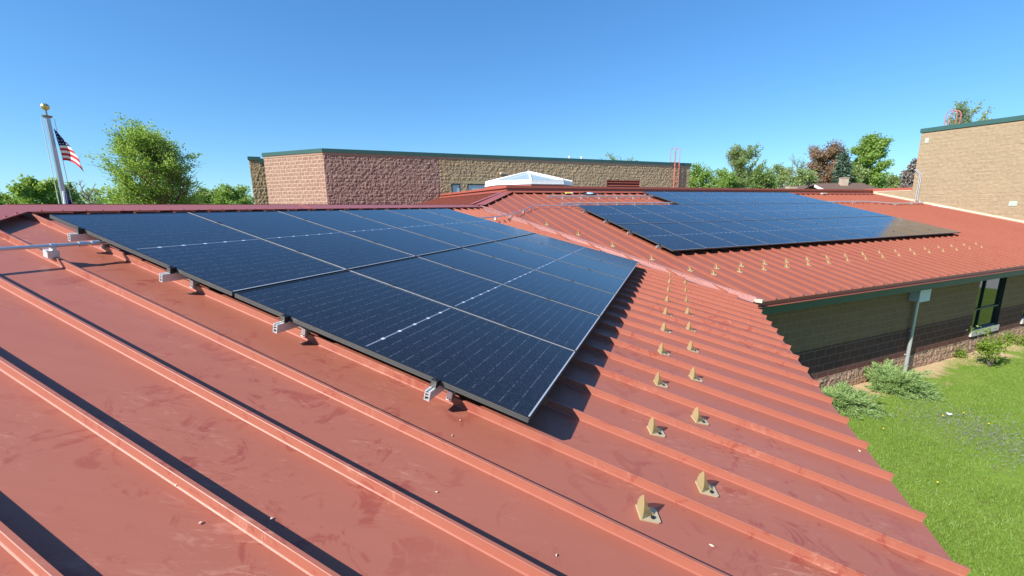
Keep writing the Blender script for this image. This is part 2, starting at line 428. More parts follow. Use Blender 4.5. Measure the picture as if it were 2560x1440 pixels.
def A2(s, t, h=0.): return ridgeP + uA * (s - apexA[0]) + vA2 * t + nA2 * h
o = slope(A2, [(apexA[0] - (TA - apexA[1]) * .97, TA - apexA[1]), (sV, TA - apexA[1]), (sE, .0), (apexA[0], 0)], .12).build('roof', M_ROOF, school)
vD = -uA / math.sqrt(1 + SL * SL) + V3((0, 0, -SL / math.sqrt(1 + SL * SL))); nD = V3((-uA[0] * SL, -uA[1] * SL, 1)); nD /= np.linalg.norm(nD)
hAv = V3((hA[0], hA[1], 0))
def Dd(s, t, h=0.): return ridgeP + hAv * s + vD * t + nD * h
Ltd = TA - apexA[1]
o = slope(Dd, [(0, 0), (Ltd * .97, Ltd), (-Ltd * .97, Ltd)], .2).build('roof', M_ROOF, school)

# ridge and hip caps -------------------------------------------------
def cap_half(mb, p0, p1, q0, q1, n, th=.006, lip=.010):
    """upper edge p0->p1, lower edge q0->q1 (world), n plane normal"""
    n = V3(n); mb.poly([p0, q0, q1, p1]); mb.poly([p0 - n * th, p1 - n * th, q1 - n * th, q0 - n * th])
    mb.poly([q0, q0 - n * lip, q1 - n * lip, q1]); mb.poly([q1, q1 - n * lip, q0 - n * lip, q0])
    mb.poly([p0, p0 - n * th, q0 - n * th, q0]); mb.poly([p1, q1, q1 - n * th, p1 - n * th])
def screws(mb, a, b, n, step, r=.009):
    L = np.linalg.norm(b - a); k = int(L / step)
    for i in range(k):
        c = a + (b - a) * ((i + .5 + rnd.uniform(-.12, .12)) / k)
        mb.ball(c + V3(n) * .003, r, 0, 6, .8)
HC = .070
mb = MB()
s1 = sE + .12
cap_half(mb, A(apexA[0], apexA[1], HC), A(s1, apexA[1], HC), A(apexA[0] + .02, -.575, HC), A(s1 - .12, -.575, HC), nA)
cap_half(mb, A2(s1, 0, HC), A2(apexA[0], 0, HC), A2(s1, .3, HC), A2(apexA[0], .3, HC), nA2)
mb.tube([A(apexA[0], apexA[1], HC - .003), A(s1, apexA[1], HC - .003)], .008, 6)
screws(mb, A(apexA[0] + .05, -.60, HC), A(s1 - .2, -.60, HC), nA, .16)
for k in range(1, 5):     # overlap joints of the cap lengths
    s = k * 2.95 + .5
    mb.cbox(A(s, -.73, HC + .004), uA * .012, vA * .31, nA * .006)
mb.build('ridge_cap', M_TRIM, school)
mb = MB()     # hip next to the camera
dn = lambda t: A(hipA(t), t, HC)
off = .25
pa, pb = dn(-.87), dn(TA)
qa, qb = A(hipA(-.575) + .0, -.575, HC), A(hipA(TA) + .31, TA, HC)
cap_half(mb, pa, pb, A(apexA[0] + .02, -.575, HC), qb, nA)
dl = Dd(0, 0, HC)
cap_half(mb, pb, pa, Dd(Ltd * .97 - .31, Ltd, HC), Dd(0, .3, HC), nD)
screws(mb, A(apexA[0] - .01, -.585, HC), A(hipA(TA) + .29, TA, HC), nA, .16)
cap2 = mb
mb.build('hip_cap', M_TRIM, school)
mb = MB()     # hip between the two hub slopes
KK = K_; EE = E_
hd = (EE - KK); hd /= np.linalg.norm(hd)
sb = toB(KK), toB(EE)
def alongB(P, ds): s, t = toB(P); return B(s + ds, t, HC)
cap_half(mb, KK + nB * HC, EE + nB * HC, alongB(KK, .36), alongB(EE, .36), nB)
KC = Cc(0, 0, HC); EC = Cc(sEc, dE, HC)
cap_half(mb, EC, KC, Cc(sEc + .36, dE, HC), Cc(.36, 0, HC), nC)
mb.tube([KK + nB * (HC - .002), EE + nB * (HC - .002)], .009, 6)
mb.build('hip_cap', M_TRIM, school)
mb = MB()     # flashing strips at the foot of the hub parapet
cap_half(mb, B(-1.45, -2.745, HC), B(SR, -2.745, HC), B(-1.2, -2.45, HC), B(SR - .3, -2.45, HC), nB)
cap_half(mb, Cc(LC, .005, HC), Cc(0, .005, HC), Cc(LC, .26, HC), Cc(.25, .26, HC), nC)
mb.build('parapet_flashing', M_TRIM, school)
# parapet around the flat hub roof, two tiers
def parapet(z0, z1, outset, name, m):
    mb = MB(); kx = K_[:2]
    fw = V3((hB[0], hB[1], 0)); lf = w247
    k = V3((kx[0], kx[1], 0)) + (fw + lf) * outset
    r = V3((*B(SR, -2.75)[:2], 0)) + fw * outset
    l = V3((*Cc(LC, 0)[:2], 0)) + lf * outset
    th = .22
    mb.box(k + V3((0, 0, z0)), r - k, -fw * th, V3((0, 0, z1 - z0)))
    k2 = k - fw * th
    mb.box(k2 + V3((0, 0, z0)), l - k2, -lf * th, V3((0, 0, z1 - z0)))
    return mb.build(name, m, school, bevel=.006)
parapet(Z0 + .40, Z0 + .690, -.035, 'parapet', M_TRIM)
parapet(Z0 + .693, Z0 + .705, .035, 'coping_drip', M_TRIM)
parapet(Z0 + .708, Z0 + .785, .0, 'coping', M_TRIM)
mb = MB()
c0 = K_ + back * .1 - w247 * .1
mb.poly([(*(c0 + d)[:2], Z0 + .48) for d in (V3((0, 0, 0)), -w247 * 23.3, -w247 * 23.3 + back * 10.4, back * 10.4)])
mb.build('flat_roof', simple('membrane', (.38, .37, .35), .8), school)

# valley: raised edge of the far roof catching the sun, and the trough
mb = MB()
vd = E_ - VB_; vd[2] = 0; vd /= np.linalg.norm(vd)       # uphill along the valley
vs = V3((-vd[1], vd[0], 0));
if vs @ V3((uB[0], uB[1], 0)) < 0: vs = -vs               # towards roof B
def valley_pt(f, off, h, P0=VB_, P1=E_):
    P = P0 + (P1 - P0) * f + vs * off
    z = zB(P[0], P[1]) if off > 0 else zA(P[0], P[1])
    return V3((P[0], P[1], z + h))
a0, a1 = -.0, .985
p = [valley_pt(f, .150, .060) for f in (a0, a1)]; q = [valley_pt(f, .035, .006) for f in (a0, a1)]
mb.poly([q[1], q[0], p[0], p[1]]); mb.poly([q[0], q[1], p[1], p[0]])
r = [valley_pt(f, .20, .056) for f in (a0, a1)]
mb.poly([p[0], r[0], r[1], p[1]])
mb.poly([valley_pt(a0, .2, .056), valley_pt(a0, .2, .003), valley_pt(a1, .2, .003), valley_pt(a1, .2, .056)])
mb.poly([q[0], p[0], r[0], valley_pt(a0, .2, .003)])
t0 = [valley_pt(f, -.10, .012) for f in (a0, a1)]; t1 = [valley_pt(f, .10, .010) for f in (a0, a1)]
mb.poly([t0[0], t1[0], t1[1], t0[1]])
mb.build('valley_flashing', simple('valley_trim_highlight', (.52, .24, .19), .30, 0, .08, 3), school)  # paler than the red trim: sun highlight put into the colour
mb = MB()
e = VB_ + vs * .12 - vd * .05
mb.cbox(e + V3((0, 0, .03)), vd * .14, vs * .10, (0, 0, .055))
mb.build('valley_end', M_CREAM, school)

# eaves -----------------------------------------------------------------
OVH = .58
def eave(p, q, out, name_suffix=''):
    p, q, out = V3(p), V3(q), V3(out); d = q - p; L = np.linalg.norm(d); d /= L; Zv = V3((0, 0, 1))
    mb = MB(); mb.box(p - out * .075 + Zv * -.105, d * L, out * .02, Zv * .100)
    mb.box(p - out * .075 + Zv * -.115, d * L, out * .088, Zv * .010)
    mb.build('eave_trim', M_TRIM, school)
    mb = MB(); mb.box(p - out * .11 + Zv * -.30, d * L, out * .05, Zv * .183)
    mb.box(p - out * (OVH - .004) + Zv * -.285, d * L, out * (OVH - .09), Zv * .02)
    mb.build('soffit', M_DGREEN, school)
hB3 = V3((hB[0], hB[1], 0)); hA3 = V3((hA[0], hA[1], 0))
eave(VB_ + V3(uB) * .10, B(SR + 6, TB), hB3)
eave(A(hipA(TA), TA), VB_ + uA * -.05, hA3)
pH = A2(apexA[0] - Ltd * .97, Ltd); pV = A2(sV, Ltd); pC0, pC1 = Cc(sVc, tVc), Cc(LC, tVc); pD = A(hipA(TA), TA)
eave(pH, pV, -hA3); eave(pC0, pC1, w247); eave(pD, pH, V3((-uA[0], -uA[1], 0)))
# outer end flaps at the bottom of each pan are part of the seams

# walls under the roofs --------------------------------------------------
zt = ZE - .27
wl = VB_ - hB3 * OVH
def W(s, off=0.): P = B(s, TB) - hB3 * (OVH - off); return P[:2]
s0w = bV[0] - .45
def wallseg(mb, sa, sb, z0, z1, off): mb.wall(W(sa, off), W(sb, off), z0, z1, 0, sa)
Zb0, Zb1, Zt = 0.0, Z0 - 4.235, Z0 - 3.42
WIN = [(10.45, 12.2, Z0 - 3.94, Z0 - 2.13), (13.95, 15.7, Z0 - 3.94, Z0 - 2.13), (18.0, 19.8, Z0 - 3.94, Z0 - 2.13)]
def wall_with_windows(z0, z1, off, mat):
    mb = MB(); edges = [s0w]
    for a, b_, c, d in WIN: edges += [a, b_]
    edges.append(SR + 6)
    for i in range(0, len(edges) - 1):
        sa, sb = edges[i], edges[i + 1]
        if i % 2 == 0: wallseg(mb, sa, sb, z0, z1, off)
        else:
            a, b_, c, d = WIN[i // 2]
            lo, hi = max(z0, c), min(z1, d)
            if lo >= hi: wallseg(mb, sa, sb, z0, z1, off)
            else:
                if z0 < lo: wallseg(mb, sa, sb, z0, lo, off)
                if hi < z1: wallseg(mb, sa, sb, hi, z1, off)
    return mb.build('wall', mat, school)
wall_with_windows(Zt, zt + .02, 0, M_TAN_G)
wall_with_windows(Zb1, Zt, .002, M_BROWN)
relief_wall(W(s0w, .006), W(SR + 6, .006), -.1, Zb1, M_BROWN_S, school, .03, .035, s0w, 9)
mb = MB()
P0, P1 = W(s0w, .006), W(SR + 6, .006); Q0, Q1 = W(s0w, 0), W(SR + 6, 0)
mb.poly([(*P0, Zb1), (*P1, Zb1), (*Q1, Zb1), (*Q0, Zb1)])
mb.build('wall', M_BROWN_S, school)
mb = MB(); mb.box((*W(s0w, .0), zt - .20), V3((uB[0], uB[1], 0)) * (SR + 6 - s0w), hB3 * .03, (0, 0, .19)); mb.build('frieze_board', M_DGREEN, school)
M_GLASS, nt, b = newmat('window_glass'); b.inputs['Base Color'].default_value = (.010, .014, .016, 1); b.inputs['Roughness'].default_value = .04; b.inputs['IOR'].default_value = 1.6
M_WFR = simple('window_frame_dark', (.020, .035, .033), .4)
M_SILL = simple('stone_sill', (.46, .43, .39), .8, 0, .15, 8)
UB3 = V3((uB[0], uB[1], 0)); Zv = V3((0, 0, 1))
for a, b_, c, d in WIN:
    o3 = lambda s, z, off: V3((*W(s, off), z))
    rec = -.10
    fr = MB(); ft = .042
    for (sa, sb, za, zb_) in ((a, a + ft, c, d), (b_ - ft, b_, c, d), (a + ft, b_ - ft, c, c + ft), (a + ft, b_ - ft, d - ft, d), (a + .5, a + .5 + .045, c + ft, d - ft), (a + ft, b_ - ft, c + .62, c + .67)):
        fr.box(o3(sa, za, rec), UB3 * (sb - sa), hB3 * .06, Zv * (zb_ - za))
    # reveals
    fr.box(o3(a - .0, c, rec), UB3 * .004, hB3 * .10, Zv * (d - c)); fr.box(o3(b_ - .004, c, rec), UB3 * .004, hB3 * .10, Zv * (d - c)); fr.box(o3(a, d - .004, rec), UB3 * (b_ - a), hB3 * .10, Zv * .004)
    f = fr.build('window', M_WFR, school)
    g = MB(); g.poly([o3(a, c, rec + .02), o3(b_, c, rec + .02), o3(b_, d, rec + .02), o3(a, d, rec + .02)]); g.build('pane', M_GLASS, f)
    g = MB(); g.box(o3(a - .03, c - .19, -.08), UB3 * (b_ - a + .06), hB3 * .13, Zv * .186); g.build('sill', M_SILL, f)
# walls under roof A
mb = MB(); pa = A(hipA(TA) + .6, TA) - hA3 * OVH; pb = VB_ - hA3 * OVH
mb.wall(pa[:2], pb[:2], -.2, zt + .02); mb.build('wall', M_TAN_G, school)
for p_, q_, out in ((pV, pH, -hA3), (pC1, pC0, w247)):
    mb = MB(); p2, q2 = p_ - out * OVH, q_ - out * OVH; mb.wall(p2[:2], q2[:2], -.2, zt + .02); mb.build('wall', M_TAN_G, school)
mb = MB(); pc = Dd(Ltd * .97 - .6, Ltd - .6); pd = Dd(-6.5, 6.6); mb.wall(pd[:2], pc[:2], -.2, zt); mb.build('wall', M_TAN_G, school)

# side flashing along the tall right building
mb = MB(); mb.box(B(SR - .5, -2.7, .03), uB * .5, vB * (TB + 2.7), nB * .018)
mb.box(B(SR - .5, -2.7, .048), uB * .012, vB * (TB + 2.7), nB * .012)
mb.build('wall_flashing', M_TRIM, school)
mb = MB(); mb.box(B(SR - .03, -2.7, .05), uB * .026, vB * (TB + 2.7), nB * .085); mb.build('counter_flashing', M_CREAM, school)

# ------------------------------------------------------------------ tall tan building on the right
W0 = B(SR, 0)[:2]
def RW(bk, out=0.): P = W0 + back[:2] * bk - V3((uB[0], uB[1])) * out; return P
gym = thing('tan_block_building', 'tall tan split block building with dark green roof edge at the far right', 'building', (*RW(.82), 0))
mb = MB(); c1, c2 = RW(.82), RW(-5.0)
relief_wall(c1, c2, Z0 - 2.5, Z0 + 3.75, M_TAN_L, gym, .022, .06, 0, 12)
mb.wall(c1, c2, 0, Z0 - 2.5)
far = V3((uB[0], uB[1])) * 16
mb.wall(c2, c2 + far, 0, Z0 + 3.88); mb.wall(c1 + far, c1, 0, Z0 + 3.88); mb.wall(c2 + far, c1 + far, 0, Z0 + 3.88)
mb.poly([(*p, Z0 + 3.7) for p in (c1, c2, c2 + far, c1 + far)][::-1])
mb.build('wall', M_TAN_L, gym)
mb = MB(); d = c2 - c1; L = np.hypot(*d); d3 = V3((*(d / L), 0)); Ub = V3((uB[0], uB[1], 0))
mb.box(V3((*c1, Z0 + 3.69)) - Ub * .06 - d3 * .05, d3 * (L + .1), Ub * .3, Zv * .21)
mb.box(V3((*c1, Z0 + 3.69)) + Ub * .24 - d3 * .05, d3 * .3, Ub * 16, Zv * .21)
mb.build('coping', M_GREEN, gym, bevel=.01)
M_VENT = simple('vent_plate', (.42, .50, .41), .5, 0, .05)
for (b0, z0, b1, z1) in ((.61, 3.14, .45, 3.37), (-2.95, -.19, -3.22, .02)):
    mb = MB(); mb.box(V3((*RW(b0), Z0 + z0)) - Ub * .03, d3 * (b0 - b1), Ub * .03, Zv * (z1 - z0))
    for k in range(4): mb.box(V3((*RW(b0), Z0 + z0 + .03 + k * .05)) - Ub * .04, d3 * (b0 - b1), Ub * .01, Zv * .012)
    mb.build('vent_plate', M_VENT, gym)
# low wall with red coping joining the hub parapet to it
lw = thing('low_tan_wall', 'low tan block wall with thin red coping beside the tall tan building', 'wall', (*RW(.82), 0))
mb = MB(); e1, e2 = RW(3.06), RW(.822); mb.wall(e1, e2, Z0 - .6, Z0 + .69); mb.wall(e2 + V3((uB[0], uB[1])) * .25, e1 + V3((uB[0], uB[1])) * .25, Z0 - .6, Z0 + .69); mb.build('wall', M_TAN_L, lw)
mb = MB(); mb.box(V3((*RW(3.1), Z0 + .692)) - Ub * .02, d3 * 2.27, Ub * .32, Zv * .14); mb.build('coping', M_TRIM, lw)
mb = MB(); mb.box(V3((*RW(3.06), Z0 + .655)) - Ub * .012, d3 * 2.23, Ub * .01, Zv * .035); mb.build('counter_flashing', M_CREAM, lw)

# ------------------------------------------------------------------ rear building
RC = V3((-10.1117, 23.4809)); ub2 = V3((uB[0], uB[1])); aF = AZB - R_(135); uF = V3((math.sin(aF), math.cos(aF)))
RB = thing('block_classroom_building', 'long rear building of mauve and tan split block with dark green roof edge', 'building', (*RC, 0))
ZR = Z0 + 2.965
def FR(s, out=0.): return RC + ub2 * s + V3((hB[0], hB[1])) * out
relief_wall(RC, FR(6.32), Z0 - .4, ZR, M_MAUVE, RB, .038, .045, 0, 3)
mb = MB(); mb.wall(RC, FR(6.32), 0, Z0 - .4); mb.build('wall', M_MAUVE, RB)
OPEN = [(7.04, 7.62, .60, 1.405), (8.05, 9.9, .60, 1.405), (18.36, 21.33, .55, 1.80)]
mb = MB(); xs = [6.32] + [x for o_ in OPEN for x in o_[:2]] + [26.08]
for i in range(len(xs) - 1):
    if i % 2 == 0: relief_wall(FR(xs[i]), FR(xs[i + 1]), Z0 + .1, ZR, M_TAN, RB, .036, .05, xs[i], 5)
    else:
        o_ = OPEN[i // 2]; mb.wall(FR(xs[i]), FR(xs[i + 1]), Z0 + .1, Z0 + o_[2], 0, xs[i]); relief_wall(FR(xs[i]), FR(xs[i + 1]), Z0 + o_[3], ZR, M_TAN, RB, .036, .05, xs[i], 5)
mb.wall(FR(6.32), FR(26.08), 0, Z0 + .1, 0, 6.32)
mb.wall(FR(26.08), FR(26.08) + back[:2] * 12, 0, ZR)
mb.build('wall', M_TAN, RB)
F2 = RC + uF * 4.52
relief_wall(F2, RC, Z0 - .4, ZR, M_MAUVE_L, RB, .03, .045, 0, 8)
mb = MB(); mb.wall(F2, RC, 0, Z0 - .4); mb.build('wall', M_MAUVE_L, RB)
bk2 = back[:2]
mb = MB(); mb.poly([(*p, ZR + .02) for p in (RC, FR(26.08), FR(26.08) + bk2 * 12, F2 + bk2 * 12, F2)]); mb.build('flat_roof', simple('gravel_roof', (.35, .33, .30), .9), RB)
G1 = F2 + bk2 * .35 - ub2 * .80
relief_wall(G1, F2 + bk2 * .35 + ub2 * .6, Z0 - .4, Z0 + 2.79, M_TAN, RB, .036, .045, 0, 6)
mb = MB(); mb.wall(G1, F2 + bk2 * .35 + ub2 * .6, 0, Z0 - .4); mb.wall(G1 + bk2 * 8, G1, 0, Z0 + 2.79); mb.build('wall', M_TAN, RB)
mb = MB(); mb.box(V3((*G1, Z0 + 2.79)) - V3((*ub2, 0)) * .05 + hB3 * .05, V3((*ub2, 0)) * .62, back * .3, Zv * .20)
mb.box(V3((*G1, Z0 + 2.62)) + V3((*ub2, 0)) * .50 + hB3 * .06, V3((*ub2, 0)) * .5, back * .2, Zv * .27)
mb.build('coping', M_GREEN, RB)
mb = MB(); dF = V3((*uF, 0)); nF = V3((hB[0], hB[1], 0)) * .7071 + w247 * .7071
mb.box(V3((*RC, ZR)) + hB3 * .06, V3((*ub2, 0)) * 26.14, back * .35, Zv * .20)
mb.box(V3((*RC, ZR)) + nF * .06 - dF * .03, dF * 4.6, -nF * .35, Zv * .203)
mb.build('coping', M_GREEN, RB, bevel=.01)
M_SOLD = simple('soldier_course', (.33, .20, .15), .9, 0, .2, 5)
mb = MB(); mb.box(V3((*FR(6.9), Z0 + 1.42)) + hB3 * .012, V3((*ub2, 0)) * 3.2, back * .02, Zv * .19); mb.build('lintel', simple('lintel_block', (.34, .27, .15), .9, 0, .15, 7), RB)
mb = MB(); mb.box(V3((*RC, ZR - .11)) + hB3 * .03, V3((*ub2, 0)) * 26.08, back * .04, Zv * .108); mb.box(V3((*RC, ZR - .11)) + nF * .03, dF * 4.5, -nF * .04, Zv * .108); mb.build('soldier_course', M_SOLD, RB)
M_SKYGLASS, nt, b = newmat('clear_glass'); b.inputs['Base Color'].default_value = (.36, .44, .46, 1); b.inputs['Roughness'].default_value = .15; b.inputs['IOR'].default_value = 1.38
for a, b_, c, d in OPEN[:2]:
    fr = MB(); q = lambda s, z, off: V3((*FR(s, off), Z0 + z)); U3 = V3((*ub2, 0))
    for (sa, sb, za, zb_) in ((a, a + .06, c, d), (b_ - .06, b_, c, d), (a + .06, b_ - .06, d - .06, d), (a + .06, b_ - .06, c, c + .06)):
        fr.box(q(sa, za, -.12), U3 * (sb - sa), hB3 * .10, Zv * (zb_ - za))
    f = fr.build('window', M_WFR, RB)
    g = MB(); g.poly([q(a, c, -.07), q(b_, c, -.07), q(b_, d, -.07), q(a, d, -.07)]); g.build('pane', M_SKYGLASS, f)
a, b_, c, d = OPEN[2]
mb = MB(); q = lambda s, z, off: V3((*FR(s, off), Z0 + z))
mb.poly([q(a, c, -.25), q(b_, c, -.25), q(b_, d, -.25), q(a, d, -.25)], 1)
for k in range(6):
    z = d - .02 - k * .2
    mb.prism([q(a + .05, z, -.2), q(a + .05, z - .16, -.01), q(a + .05, z - .19, -.01), q(a + .05, z - .03, -.2)], U3 * (b_ - a - .1))
mb.box(q(a, c, -.2), U3 * .05, hB3 * .2, Zv * (d - c)); mb.box(q(b_ - .05, c, -.2), U3 * .05, hB3 * .2, Zv * (d - c)); mb.box(q(a, d - .05, -.2), U3 * (b_ - a), hB3 * .2, Zv * .05)
mb.build('louvre', [M_TRIM, M_HOLE], RB)
for s in (15.64, 16.62):
    mb = MB(); c = V3((*FR(s, -.6), ZR)); mb.tube([c, c + Zv * .38], .06, 10)
    mb.tube([c + Zv * .34, c + Zv * .42], .085, 10); o = mb.build('vent_stub', M_WHITE, RB)
# wall light
wlp = V3((*FR(10.39), Z0 + 2.0))
wl_ = thing('wall_light', 'small wedge wall light on the tan rear wall above the skylight', 'lamp', wlp)
mb = MB(); mb.prism([wlp + U3 * -.2, wlp + U3 * -.2 + hB3 * .28 + Zv * .02, wlp + U3 * -.2 + hB3 * .30 + Zv * .12, wlp + U3 * -.2 + Zv * .16], U3 * .42); mb.build('housing', simple('light_housing', (.45, .37, .28), .6), wl_)
mb = MB(); mb.box(wlp + U3 * -.16 + hB3 * .05 - Zv * .03, U3 * .34, hB3 * .18, Zv * .028); mb.build('lens', simple('lamp_lens', (.25, .24, .2), .3), wl_)

# ladders
def ladder(base_pt, uvec, out, ztop, zbot, looph, label, wd=.42):
    base_pt, uvec, out = V3(base_pt), V3(uvec), V3(out)
    L = thing('roof_ladder', label, 'ladder', (base_pt[0], base_pt[1], zbot), 'red roof ladders')
    mb = MB()
    for sgn in (0, 1):
        c = base_pt + uvec * wd * sgn + out * .18
        mb.cbox(V3((c[0], c[1], (ztop + zbot) / 2)), uvec * .028, out * .075, Zv * (ztop - zbot))
    mb.build('side_rail', M_REDP, L)
    mb = MB(); k = int((ztop - zbot) / .3)
    for i in range(k):
        c = base_pt + out * .18; z = zbot + .2 + i * .3; mr = MB(); mr.tube([V3((c[0], c[1], z)), V3((c[0], c[1], z)) + uvec * wd], .013, 6); mr.build('rung', M_REDP, L)
    for z in np.arange(zbot + .5, ztop - .1, 1.1):
        for sgn in (0, 1):
            c = base_pt + uvec * wd * sgn; mr = MB(); mr.cbox(V3((c[0], c[1], z)) + out * .09, uvec * .03, out * .18, Zv * .04); mr.build('bracket', M_REDP, L)
    mb = MB()
    for sgn in (0, 1):
        c = base_pt + uvec * wd * sgn + out * .18; c = V3((c[0], c[1], ztop - .05)); b2 = c - out * .48 - uvec * .02
        pts = [c, c + Zv * (looph - .25)]
        for a in np.linspace(0, math.pi, 9): pts.append(c + (b2 - c) * (.5 - .5 * math.cos(a)) + Zv * (looph - .25 + .28 * math.sin(a)))
        pts += [b2 + Zv * (looph - .25), b2 + Zv * .12]
        pts.append(c + Zv * .10)
        mb.tube(pts, .022, 7)
    mb.build('grab_loop', M_REDP, L)
    return L
ladder((*FR(24.37), 0), (*ub2, 0), hB3, ZR + .18, Z0 + .3, 1.12, 'red steel ladder with two tall loops on the tan rear wall')
gl = V3((*(RW(.82) + V3((uB[0], uB[1])) * 2.6), 0))
ladder(gl + back * .02, (uB[0], uB[1], 0), back, Z0 + 3.9, Z0 + .5, 1.15, 'red ladder loops rising behind the roof edge of the tall tan building')

# ------------------------------------------------------------------ skylight on the hub
sc_ = PB[:2] + ub2 * .8 + bk2 * 5.45
skl = thing('skylight', 'white framed octagonal glass pyramid skylight on a red curb', 'skylight', (*sc_, Z0 + .48))
oct_ = lambda R, z, k: V3((sc_[0] + R * math.sin(AZB + R_(90) + R_(22.5 + 45 * k)), sc_[1] + R * math.cos(AZB + R_(90) + R_(22.5 + 45 * k)), Z0 + z))
def ring(mb, R, z0, z1, th=.1):
    for k in range(8):
        a, b_, c, d = oct_(R, z0, k), oct_(R, z0, k + 1), oct_(R, z1, k + 1), oct_(R, z1, k)
        mb.poly([b_, a, d, c]); e, f, g, h = oct_(R - th, z0, k), oct_(R - th, z0, k + 1), oct_(R - th, z1, k + 1), oct_(R - th, z1, k)
        mb.poly([d, h, g, c]); mb.poly([e, f, g, h]); mb.poly([a, b_, f, e])
mb = MB(); ring(mb, 2.0, .48, .90); mb.build('curb', M_TRIM, skl)
mb = MB(); ring(mb, 2.03, .902, .94, .2); ring(mb, 2.0, .942, 1.09, .18); 
for k in range(8):
    a = oct_(1.98, 1.10, k); ap = V3((*sc_, Z0 + 1.545)); mb.tube([a, ap], .045, 6)
mb.ball((*sc_, Z0 + 1.55), .09, 0, 8, .5); mb.build('frame', M_WHITE, skl)
for k in range(8):
    mb = MB(); mb.poly([oct_(1.96, 1.095, k), oct_(1.96, 1.095, k + 1), V3((*sc_, Z0 + 1.53))][::-1]); mb.build('pane', M_SKYGLASS, skl)

# ------------------------------------------------------------------ solar panels
PW, PL, GW, GL = 1.134, 2.279, 1.15, 2.3065
def make_panel():
    root = thing('solar_panel', 'x', 'solar panel', (0, 0, 0), 'solar panels on the red roofs')
    mb = MB(); lw_, th = .012, .035
    x = V3((1, 0, 0)); y = V3((0, 1, 0)); z = V3((0, 0, 1))
    mb.box((0, 0, -th), x * lw_, y * PL, z * th, 0); mb.box((lw_, 0, -th), x * (PW - 2 * lw_), y * lw_, z * th, 0)
    mb.box((PW - lw_, 0, -th), x * lw_, y * PL, z * th, 0); mb.box((lw_, PL - lw_, -th), x * (PW - 2 * lw_), y * lw_, z * th, 0)
    for k in range(3):      # ribs along the outer frame faces
        zz = -.0095 - k * .0105
        mb.box((-.0015, .0, zz), x * .0013, y * PL, z * .0075, 1); mb.box((0, PL + .0002, zz), x * PW, y * .0013, z * .0075, 1)
        mb.box((PW + .0002, 0, zz), x * .0013, y * PL, z * .0075, 1)
    mb.box((PW - .0105, .006, .0003), x * .0095, y * (PL - .012), z * .0012, 2)  # painted glint strips, right and lower lips only
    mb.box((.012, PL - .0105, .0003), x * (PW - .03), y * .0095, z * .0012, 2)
    mb.build('frame', [M_BLACK, M_FSIDE, M_LIP_GLINT], root)
    g = MB(); q = [(lw_, lw_, -.003), (PW - lw_, lw_, -.003), (PW - lw_, PL - lw_, -.003), (lw_, PL - lw_, -.003)]
    g.poly(q[::-1], 0, [(0, 1), (1, 1), (1, 0), (0, 0)]); g.poly([(a, b_, c - .01) for a, b_, c in q], 0, [(0, .1)] * 4)
    g.build('cell_sheet', M_CELL, root)
    return root
panel0 = make_panel(); used = [False]
ORD = ['first', 'second', 'third', 'fourth', 'fifth', 'sixth', 'seventh', 'eighth', 'ninth', 'tenth', 'eleventh', 'twelfth']
def put_panel(O, u, v, n, i, j, label):
    # local z must point up with right-handed axes: u, v, and n' = u x v (points down) -> flip by using n and mirrored order
    P = O + u * (i * GW + .008) + v * (j * GL + .013)
    m = frame_matrix(P, u, v, n)
    if not used[0]: panel0.matrix_world = m; panel0['label'] = label; used[0] = True
    else: dup(panel0, m, label)
for j in range(2):
    for i in range(6):
        put_panel(OA, uA, vA, nA, i, j, 'black solar panel, %s from the left in the %s row of the near array' % (ORD[i], ('ridge side', 'eave side')[j]))
for j, nm in ((-1, 'back'), (0, 'middle'), (1, 'front')):
    for i in range(4 if j == -1 else 0, 12):
        k = i - (4 if j == -1 else 0)
        put_panel(OB, uB, vB, nB, i, j, 'black solar panel, %s from the left in the %s row of the far array' % (ORD[k], nm))

# ------------------------------------------------------------------ mounting rails with clamps
def rail(fnO, u, v, n, t, s0, s1, phase, label, clamps, mids, endc=True, left_only=True):
    P = lambda s, tt, h: fnO + u * s + v * tt + n * h
    r = thing('mounting_rail', label, 'rail', P(s0, t, -.1), 'mounting rails under the solar panels')
    mb = MB(); h0, h1, wd = -.100, -.038, .036
    a = P(s0, t - wd / 2, h0); L = s1 - s0
    # hollow profile : walls, web and slots
    for (dt, dh, tw, hh) in ((0, 0, .005, h1 - h0), (wd - .005, 0, .005, h1 - h0), (.005, 0, wd - .01, .005), (.005, .026, wd - .01, .004), (.005, h1 - h0 - .018, wd - .01, .004), (.005, h1 - h0 - .004, .009, .004), (wd - .014, h1 - h0 - .004, .009, .004)):
        mb.box(a + v * dt + n * dh, u * L, v * tw, n * hh)
    mb.build('rail_profile', M_ALU, r)
    for s in clamps:
        cb = MB(); c = P(s, t + .055, -.135); cb.cbox(c, u * .050, v * .036, n * .062); cb.cbox(P(s, t + .02, -.106), u * .045, v * .09, n * .008)
        for dv in (-.010, .010): cb.cbox(c - u * .0255 + v * dv - n * .018, u * .002, v * .007, n * .007, 1)
        cb.build('seam_clamp', [M_ALU, M_HOLE], r)
    for s in mids:
        cb = MB(); cb.cbox(P(s, t, .0035), u * .030, v * .045, n * .004); cb.cbox(P(s, t, -.02), u * .010, v * .03, n * .046); cb.tube([P(s, t, .004), P(s, t, .012)], .007, 6)
        cb.build('mid_clamp', M_BLACK, r)
    if endc:
        cb = MB(); cb.cbox(P(-.016, t, -.017), u * .030, v * .040, n * .046); cb.cbox(P(-.006, t, .0045), u * .030, v * .040, n * .004)
        cb.cbox(P(-.0316, t, -.017), u * .003, v * .036, n * .042, 1); cb.tube([P(-.015, t, .005), P(-.015, t, .014)], .007, 6)
        cb.build('end_clamp', [M_BLACK, M_FSIDE], r)
